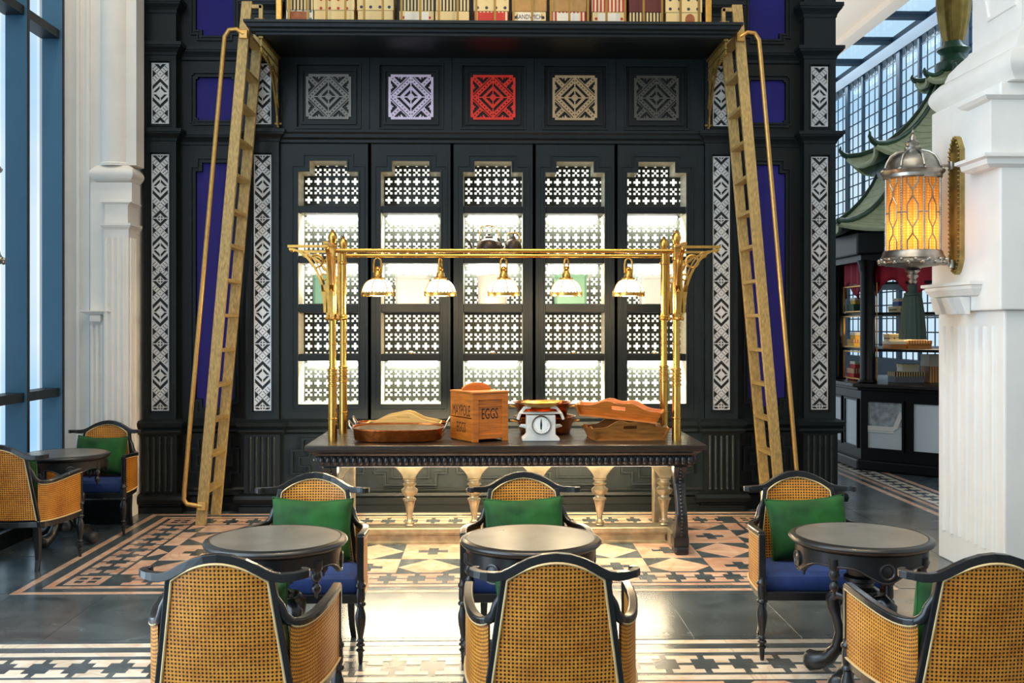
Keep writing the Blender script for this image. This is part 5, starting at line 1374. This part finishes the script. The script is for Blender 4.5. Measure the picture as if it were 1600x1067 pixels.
# ================================================================ WALL LANTERN
def lantern(label):
    t = empty('wall_lantern'); tag(t, label, 'lantern')
    # origin: on the wall, at the middle of the back plate; the lamp hangs at x = -.29
    cxl = -.31
    o = []
    prof = [(.0, -.455), (.03, -.44), (.05, -.41), (.062, -.385), (.075, -.36), (.078, .36), (.062, .385), (.05, .41), (.03, .44), (0, .455)]
    poly = [(y, z) for y, z in prof]+[(-y, z) for y, z in reversed(prof[1:-1])]
    q = MB(); n = len(poly); inn = offset(poly, -.022)
    vs = [(0, y, z) for y, z in poly]+[(-.035, y, z) for y, z in poly]+[(-.035, y, z) for y, z in inn]+[(-.02, y, z) for y, z in inn]
    fs = []
    for i in range(n):
        j = (i+1) % n
        for a in range(3): fs.append([a*n+i, a*n+j, (a+1)*n+j, (a+1)*n+i])
    fs += [[3*n+i for i in range(n)], [i for i in range(n-1, -1, -1)]]
    q.add(vs, fs).build('back_plate', 'bronze', t)
    rb = MB(); path = offset(poly, -.011)
    L = []
    for i in range(n):
        a, b = Vector(path[i]), Vector(path[(i+1) % n]); m = max(1, int((b-a).length/.028))
        for k in range(m): L.append(a+(b-a)*k/m)
    for p in L: rb.lathe([(0, -.009), (.009, -.004), (.010, 0), (.009, .004), (0, .009)], 8, (-.038, p.x, p.y))
    rb.build('bead_border', 'bronze', t)['kind'] = 'stuff'
    for z in (.26, -.385):
        MB().tube([(-.02, 0, z), (cxl+.12, 0, z)], .009, 8).build('arm', 'pewter', t); MB().lathe([(0, -.03), (.02, -.026), (.024, 0), (.02, .026), (0, .03)], 12, (-.05, 0, z)).build('arm_boss', 'pewter', t, smooth=50)
    R = .178; zt, zb = .165, -.30
    D = [(R-.005, zt), (R+.005, zt+.01), (R+.005, zt+.03), (R+.02, zt+.045), (R+.024, zt+.055), (R+.0, zt+.075), (R-.012, zt+.11), (R-.035, zt+.145), (R-.075, zt+.172), (R-.12, zt+.185), (.05, zt+.195), (.055, zt+.21), (.04, zt+.225), (.048, zt+.24), (.03, zt+.255), (.018, zt+.262), (.018, zt+.285), (.008, zt+.30), (.013, zt+.31), (.005, zt+.325), (0, zt+.35)]
    MB().lathe(D, 40, (cxl, 0, 0)).build('dome', 'pewter', t, smooth=40)
    for k in range(8):
        a = k*PI/4; c, s = math.cos(a), math.sin(a)
        MB().tube([(cxl+r*c, r*s, z) for r, z in ((R+.006, zt+.075), (R-.006, zt+.11), (R-.03, zt+.15), (R-.07, zt+.177), (R-.115, zt+.19))], .007, 6).build('dome_rib', 'pewter', t)
        MB().lathe([(0, -.012), (.011, -.006), (.013, 0), (.011, .006), (0, .012)], 8, (cxl+(R+.02)*c, (R+.02)*s, zt+.055)).build('dome_bead', 'pewter', t)
        mul = MB(); mul.tube([(cxl+R*c, R*s, zb), (cxl+R*c, R*s, zt)], .0065, 6)
        for j in range(30): 
            z = zb+(zt-zb)*(j+.5)/30; mul.lathe([(0, -.006), (.006, 0), (0, .006)], 5, (cxl+(R+.006)*c, (R+.006)*s, z))
        o = mul.build('glazing_bar', 'pewter', t); o['kind'] = 'stuff'
        a2 = a+PI/4; p0 = Vector((cxl+(R-.012)*c, (R-.012)*s)); p1 = Vector((cxl+(R-.012)*math.cos(a2), (R-.012)*math.sin(a2)))
        mid = (p0+p1)/2; nrm = (mid-Vector((cxl, 0))).normalized()*.010
        def g(u, v): 
            p = p0+(p1-p0)*u+nrm*(1-(2*u-1)**2)*.6; return (p.x, p.y, zb+(zt-zb)*v)
        pn = MB().surf(4, 1, g).build('amber_pane', 'amber', t, smooth=60)
        W = lambda u, v: tuple(Vector(g(u, v))+Vector((nrm.x, nrm.y, 0))*1.0)
        lines = [[(.25, 0), (.25, .12), (.5, .22), (.5, .30), (.25, .42), (.25, .62), (.5, .74), (.5, .82), (.25, .93), (.25, 1)], [(.75, 0), (.75, .12), (.5, .22)], [(.5, .30), (.75, .42), (.75, .62), (.5, .74)], [(.5, .82), (.75, .93), (.75, 1)], [(0, .52), (.25, .52)], [(.75, .52), (1, .52)]]
        tc_ = MB()
        for ln in lines: tc_.tube([W(u, v) for u, v in ln], .0048, 5)
        tc_.build('tracery', 'pewter', t)
    B2 = [(0, zb-.13), (.04, zb-.125), (.06, zb-.11), (R+.0, zb-.095), (R+.03, zb-.085), (R+.034, zb-.075), (R+.022, zb-.06), (R+.026, zb-.05), (R+.012, zb-.03), (R+.008, zb-.01), (R-.0, zb+.0), (0, zb)]
    MB().lathe(B2, 40, (cxl, 0, 0)).build('base', 'pewter', t, smooth=40)
    bb = MB()
    for k in range(30):
        a = k*2*PI/30; bb.lathe([(0, -.014), (.012, -.008), (.015, 0), (.012, .008), (0, .014)], 8, (cxl+(R+.03)*math.cos(a), (R+.03)*math.sin(a), zb-.075+(.012 if k % 2 else -.006)))
    bb.build('bead_ring', 'pewter', t)['kind'] = 'stuff'
    MB().lathe([(0, zb-.22), (.02, zb-.215), (.028, zb-.2), (.02, zb-.185), (.034, zb-.17), (.036, zb-.16), (.024, zb-.15), (.05, zb-.13)], 18, (cxl, 0, 0)).build('finial', 'pewter', t, smooth=45)
    ta = MB(); ta.lathe([(.083, zb-.58), (.08, zb-.52), (.07, zb-.40), (.058, zb-.31), (.05, zb-.29), (.03, zb-.28), (.028, zb-.22)], 40, (cxl, 0, 0)); 
    ta.v = [(cxl+(x-cxl)*(1+.05*math.sin(17*math.atan2(y, x-cxl))), y*(1+.05*math.sin(17*math.atan2(y, x-cxl))), z) for x, y, z in ta.v]
    tt = ta.build('tassel', 'tassel', t, smooth=60)
    MB().lathe([(.05, zb-.295), (.056, zb-.29), (.056, zb-.28), (.05, zb-.275)], 24, (cxl, 0, 0)).build('tassel_cord', 'tassel', tt)
    return t
LZ = (2.865+1.926)/2
LN = lantern('silver dome lantern with amber panes and dark green tassel on right pier'); LN.location = (3.085, 6.66, LZ)
ll = bpy.data.lights.new('lantern_light', 'POINT'); ll.energy = 2.6; ll.color = (1, .62, .22); ll.shadow_soft_size = .04
lo = bpy.data.objects.new('lantern_light', ll); C.objects.link(lo); lo.location = (3.085-.31, 6.66, LZ-.18)
L2 = dup(LN, (-3.645, 6.62, LZ), PI, 'second silver lantern, only its edge showing at the left frame edge')
# ================================================================ PAVILION KIOSK at the far right (octagonal, one face square to the wall)
kx, ky = 5.445, 11.9
M['painted_mirror'] = mat('painted_mirror_white', '#d3dbe0', .18); M['scroll'] = mat('reflected_grey_scrollwork', '#9fa5a8', .45, noise_amt=.45, nscale=16)
kk = thing('tea_pavilion', 'black octagonal kiosk pavilion with tiered green pagoda roof and counter panels painted with white reflections', 'pavilion', (kx, ky, 0))
def K(mb, name, m, **k): return part(mb, name, m, kk, **k)
VA = [-PI/2-PI/8+k*PI/4 for k in range(8)]
def octo(R): return [(kx+R*math.cos(t), ky+R*math.sin(t)) for t in VA]
def roof(R0, z0, R1, z1, lift, name, pw=1.7, n=10, horn=1.0):
    def pt(k, u, v, dz=0):
        R = R0+(R1-R0)*(1-(1-v)**1.3); s = 2*u-1
        z = z0+(z1-z0)*v**pw+lift*abs(s)**3*(1-v)**2+dz
        p = Vector((math.cos(VA[k]), math.sin(VA[k])))*(1-u)+Vector((math.cos(VA[(k+1) % 8]), math.sin(VA[(k+1) % 8])))*u
        q = R*(1+.05*abs(s)**5*(1-v)**2)
        return (kx+p.x*q, ky+p.y*q, z)
    for k in range(8):
        R_ = K(MB().surf(n, 10, lambda u, v: pt(k, u, v, .02)), name, 'roof', smooth=50)
        K(MB().surf(n, 10, lambda u, v: pt(k, u, v, -.03), flip=True), 'soffit', 'roof_dark', smooth=50)
        cr_ = MB()
        for j in range(1, 12):
            v = j/12; cr_.tube([pt(k, i/n, v, .023) for i in range(n+1)], .006, 4)
        o = loc(cr_.build('tile_course', 'roof', None), kk); o.parent = R_; o.location = (0, 0, 0); o['kind'] = 'stuff'
        K(MB().tube([pt(k, i/n, 0, -.005) for i in range(n+1)], .03, 6), 'eave_edge', 'roof', smooth=60)
        K(MB().tube([pt(k, 0, v/10, .035) for v in range(11)], [.034-.012*v/10 for v in range(11)], 8), 'hip_ridge', 'roof_dark', smooth=60)
        q = Vector(pt(k, 0, 0, .03)); d = Vector((math.cos(VA[k]), math.sin(VA[k]), 0))
        K(MB().tube([q, q+d*.06*horn+Vector((0, 0, .03))*horn, q+d*.1*horn+Vector((0, 0, .08))*horn, q+d*.09*horn+Vector((0, 0, .13))*horn], [.036, .032, .022, .008], 8), 'ridge_horn', 'roof_dark', smooth=60)
roof(1.62, 2.66, .80, 3.52, .07, 'lower_roof', 1.6, horn=.3)
roof(1.12, 3.50, .17, 4.56, .13, 'upper_roof', 1.5)
roof(.38, 4.42, .13, 4.60, .06, 'top_roof', 1.4, horn=.6)
K(MB().prism(octo(.86), 3.3, 3.56), 'roof_band', 'roof_dark')
K(MB().lathe([(.16, 4.56), (.2, 4.62), (.2, 4.68), (.15, 4.72), (.13, 4.78), (.19, 4.84), (.13, 4.88), (.11, 4.94)], 28, (kx, ky, 0)), 'finial_foot', 'roof_dark', smooth=45)
fn = MB().lathe([(.11, 4.93), (.13, 5.0), (.17, 5.2), (.19, 5.4), (.18, 5.6), (.15, 5.75), (.1, 5.9), (.12, 5.98), (0, 6.15)], 40, (kx, ky, 0))
fn.v = [(kx+(x-kx)*(1+.05*math.cos(12*math.atan2(y-ky, x-kx))), ky+(y-ky)*(1+.05*math.cos(12*math.atan2(y-ky, x-kx))), z) for x, y, z in fn.v]
K(fn, 'finial_vase', 'finial', smooth=60)
K(MB().prism(octo(1.46), 2.40, 2.66), 'entablature', 'kiosk', bevel=.02); K(MB().prism(octo(1.40), 2.33, 2.40), 'lintel', 'kiosk')
K(MB().prism(octo(1.40), .06, .90), 'counter_body', 'kiosk'); K(MB().prism(octo(1.52), .925, .965), 'counter_top', 'buffet_wood', bevel=.008)
K(MB().prism(octo(1.46), 0, .12), 'counter_base', 'kiosk', bevel=.02); K(MB().prism(octo(1.45), .885, .926), 'counter_moulding', 'kiosk', bevel=.01)
ap = 1.40*math.cos(PI/8); fw = 2*1.40*math.sin(PI/8)
def face(k):
    """frame of counter face k: local X along the face, local Y into the kiosk"""
    t = (VA[k]+VA[(k+1) % 8]+(2*PI if VA[(k+1) % 8] < VA[k] else 0))/2
    return Matrix.Translation((kx+ap*math.cos(t), ky+ap*math.sin(t), 0)) @ Matrix.Rotation(t+PI/2, 4, 'Z')
def onface(mb, m): mb.v = [tuple(m @ Vector(p)) for p in mb.v]; return mb
for k in (6, 7, 0, 1):  # mirror panels whose reflected wall, moulding and scrollwork are painted and modelled in
    m = face(k)
    for a, b in ((.08, .44), (.56, .92)):
        x0, x1 = -fw/2+a*fw, -fw/2+b*fw; z0, z1 = .255, .765
        K(onface(MB().box(x0, -.004, z0, x1, -.0008, z1), m), 'painted_mirror_panel', 'painted_mirror')
        if k == 7 and a < .2:
            K(onface(MB().wallprism([(x0+.001, .50), (x1-.001, .50), (x1-.001, z1-.001), (x0+.001, z1-.001)], -.006, -.0042), m), 'reflected_scroll', 'scroll')
            K(onface(MB().sweep([(x0, -.010, .475), (x1-.10, -.010, .475), (x1-.07, -.010, .50), (x1-.03, -.010, .60), (x1, -.010, .66)], .012, .05), m), 'reflected_moulding', 'white')
            K(onface(MB().box(x0, -.014, .43, x1-.09, -.004, .445), m), 'reflected_moulding', 'white')
        K(onface(MB().ring([(x0, z0), (x1, z0), (x1, z1), (x0, z1)], .022, -.022, .004), m), 'panel_frame', 'kiosk')
for k in (0, 1, 2, 6, 7):
    x, y = kx+1.30*math.cos(VA[k]), ky+1.30*math.sin(VA[k])
    K(MB().lathe([(.10, .965), (.11, .98), (.10, 1.0), (.085, 1.02), (.082, 2.2), (.095, 2.23), (.10, 2.28), (.12, 2.34)], 24, (x, y, 0)), 'column', 'kiosk', smooth=40)
zsv = [1.348, 1.757, 2.097]
for z in zsv: K(MB().prism(octo(1.25), z-.03, z), 'display_shelf', 'kiosk')
m = face(7); a1 = (1.25-1.40)*math.cos(PI/8)
K(onface(MB().tube([(-.40, -a1-.03, .965), (-.40, -a1-.03, 2.09)], .009, 8), m), 'gallery_post', 'brass2')
m = face(6)
for z0, z1 in ((1.0, 1.30), (1.37, 1.71), (1.78, 2.06)):
    K(onface(MB().ring([(-.34, z0), (.36, z0), (.36, z1), (-.34, z1)], .014, -a1-.03, -a1-.01), m), 'gilt_frame', 'brass2')
for k, sgn in ((7, 1), (6, 1), (0, 1)):
    m = face(k); sw = MB().surf(20, 6, lambda u, v: (-.5+1.0*u, .16+.03*math.sin(u*30), 2.36-(.34+.10*math.cos(u*2*PI*2))*v))
    q = K(onface(sw, m), 'red_valance', 'red_cloth', smooth=60); so = q.modifiers.new('solid', 'SOLIDIFY'); so.thickness = .01
area('pavilion_light', (kx-.45, ky-.3, 2.30), (0, 0, 0), 1.0, 0.6, 34, (1, .74, .46))
area('pavilion_counter_light', (kx-.45, ky-.3, 1.70), (0, 0, 0), .9, .5, 14, (1, .76, .48))
M['st_or'] = stripe_mat('orange_stripe', '#b5651f', '#e6c07a', .03); M['sp_y'] = stripe_mat('cream_spot', '#eadcae', '#8c6a3a', .06, 'spot'); M['bluebox'] = mat('blue_card', '#2f4f93', .5); M['greenbox'] = mat('green_card', '#24503a', .5)
M['yellowbox'] = mat('yellow_card', '#e3b23c', .5); M['whitebox'] = mat('white_card', '#e8dfc8', .5); M['greybox'] = mat('grey_card', '#6d6f7a', .5, noise_amt=.2); M['orbox'] = mat('orange_card', '#c07a34', .5)
def sbox(a, b, yt, yb, z, y, m, lid, label, grp='gift boxes in the pavilion', d=.22):
    x0, x1 = P(a, 500, y).x, P(b, 500, y).x; h = max(.04, P(a, yt, y).z-P(a, yb, y).z)
    t = thing('gift_box', label, 'box', ((x0+x1)/2, y+d/2, z), 0, grp); w = (x1-x0)/2
    MB().box(-w, -d/2, 0, w, d/2, h*.62).build('box_base', m, t, bevel=.002); MB().box(-w-.004, -d/2-.004, h*.58, w+.004, d/2+.004, h).build('lid', lid, t, bevel=.002); return z+h
ys_ = 11.42
z = sbox(1399, 1444, 582, 599, .966, ys_, 'greybox', 'st_black', 'grey gift box with striped lid on the pavilion counter'); sbox(1410, 1436, 570, 582, z+.0005, ys_+.02, 'whitebox', 'sp_y', 'white spotted box on top of the grey gift box, pavilion counter', d=.16)
sbox(1452, 1478, 555, 599, .966, ys_, 'st_or', 'whitebox', 'tall striped box at pavilion counter beside the white pier')
z0 = zsv[0]+.001
z = sbox(1391, 1416, 529, 541, z0, ys_, 'orbox', 'whitebox', 'pale orange gift box on the lower pavilion shelf'); sbox(1389, 1414, 518, 529, z+.0005, ys_+.02, 'sp_y', 'sp_red', 'small spotted box stacked on the pale orange one', d=.16)
z = sbox(1419, 1456, 528, 541, z0, ys_, 'orbox', 'st_or', 'orange box with scalloped striped lid on lower pavilion shelf'); sbox(1425, 1447, 517, 528, z+.0005, ys_+.02, 'whitebox', 'whitebox', 'plain cream box on top of the orange striped lid', d=.16)
z0 = zsv[1]+.001
z = sbox(1400, 1425, 474, 484, z0, ys_, 'sp_y', 'sp_y', 'cream spotted box on the upper pavilion shelf behind the tassel'); sbox(1404, 1424, 462, 474, z+.0005, ys_+.02, 'bluebox', 'whitebox', 'blue labelled box on the cream spotted box, pavilion shelf', d=.16)
yl = 12.0
for yt, yb, ym, ma, mb_, la, lb in ((563, 592, 574, 'redcard', 'st_red', 'red striped box in bottom gilt cabinet of the pavilion', 'red gift box topmost in the bottom gilt cabinet'),
                               (516, 540, 527, 'yellowbox', 'st_or', 'amber striped box in the middle gilt cabinet', 'yellow and blue box topmost in middle gilt cabinet'),
                               (474, 498, 484, 'greenbox', 'greenbox', 'green box in the top gilt cabinet of the pavilion', 'pale yellow box topmost in the top gilt cabinet')):
    zz = {592: .966, 540: zsv[0]+.001, 498: zsv[1]+.001}[yb]
    z = sbox(1334, 1354, ym, yb, zz, yl, ma, mb_, la, 'gift boxes in the gilt cabinets'); sbox(1336, 1353, yt, ym, z+.0005, yl+.02, 'yellowbox' if 'yellow' in lb else 'redcard', 'whitebox', lb, 'gift boxes in the gilt cabinets', d=.16)
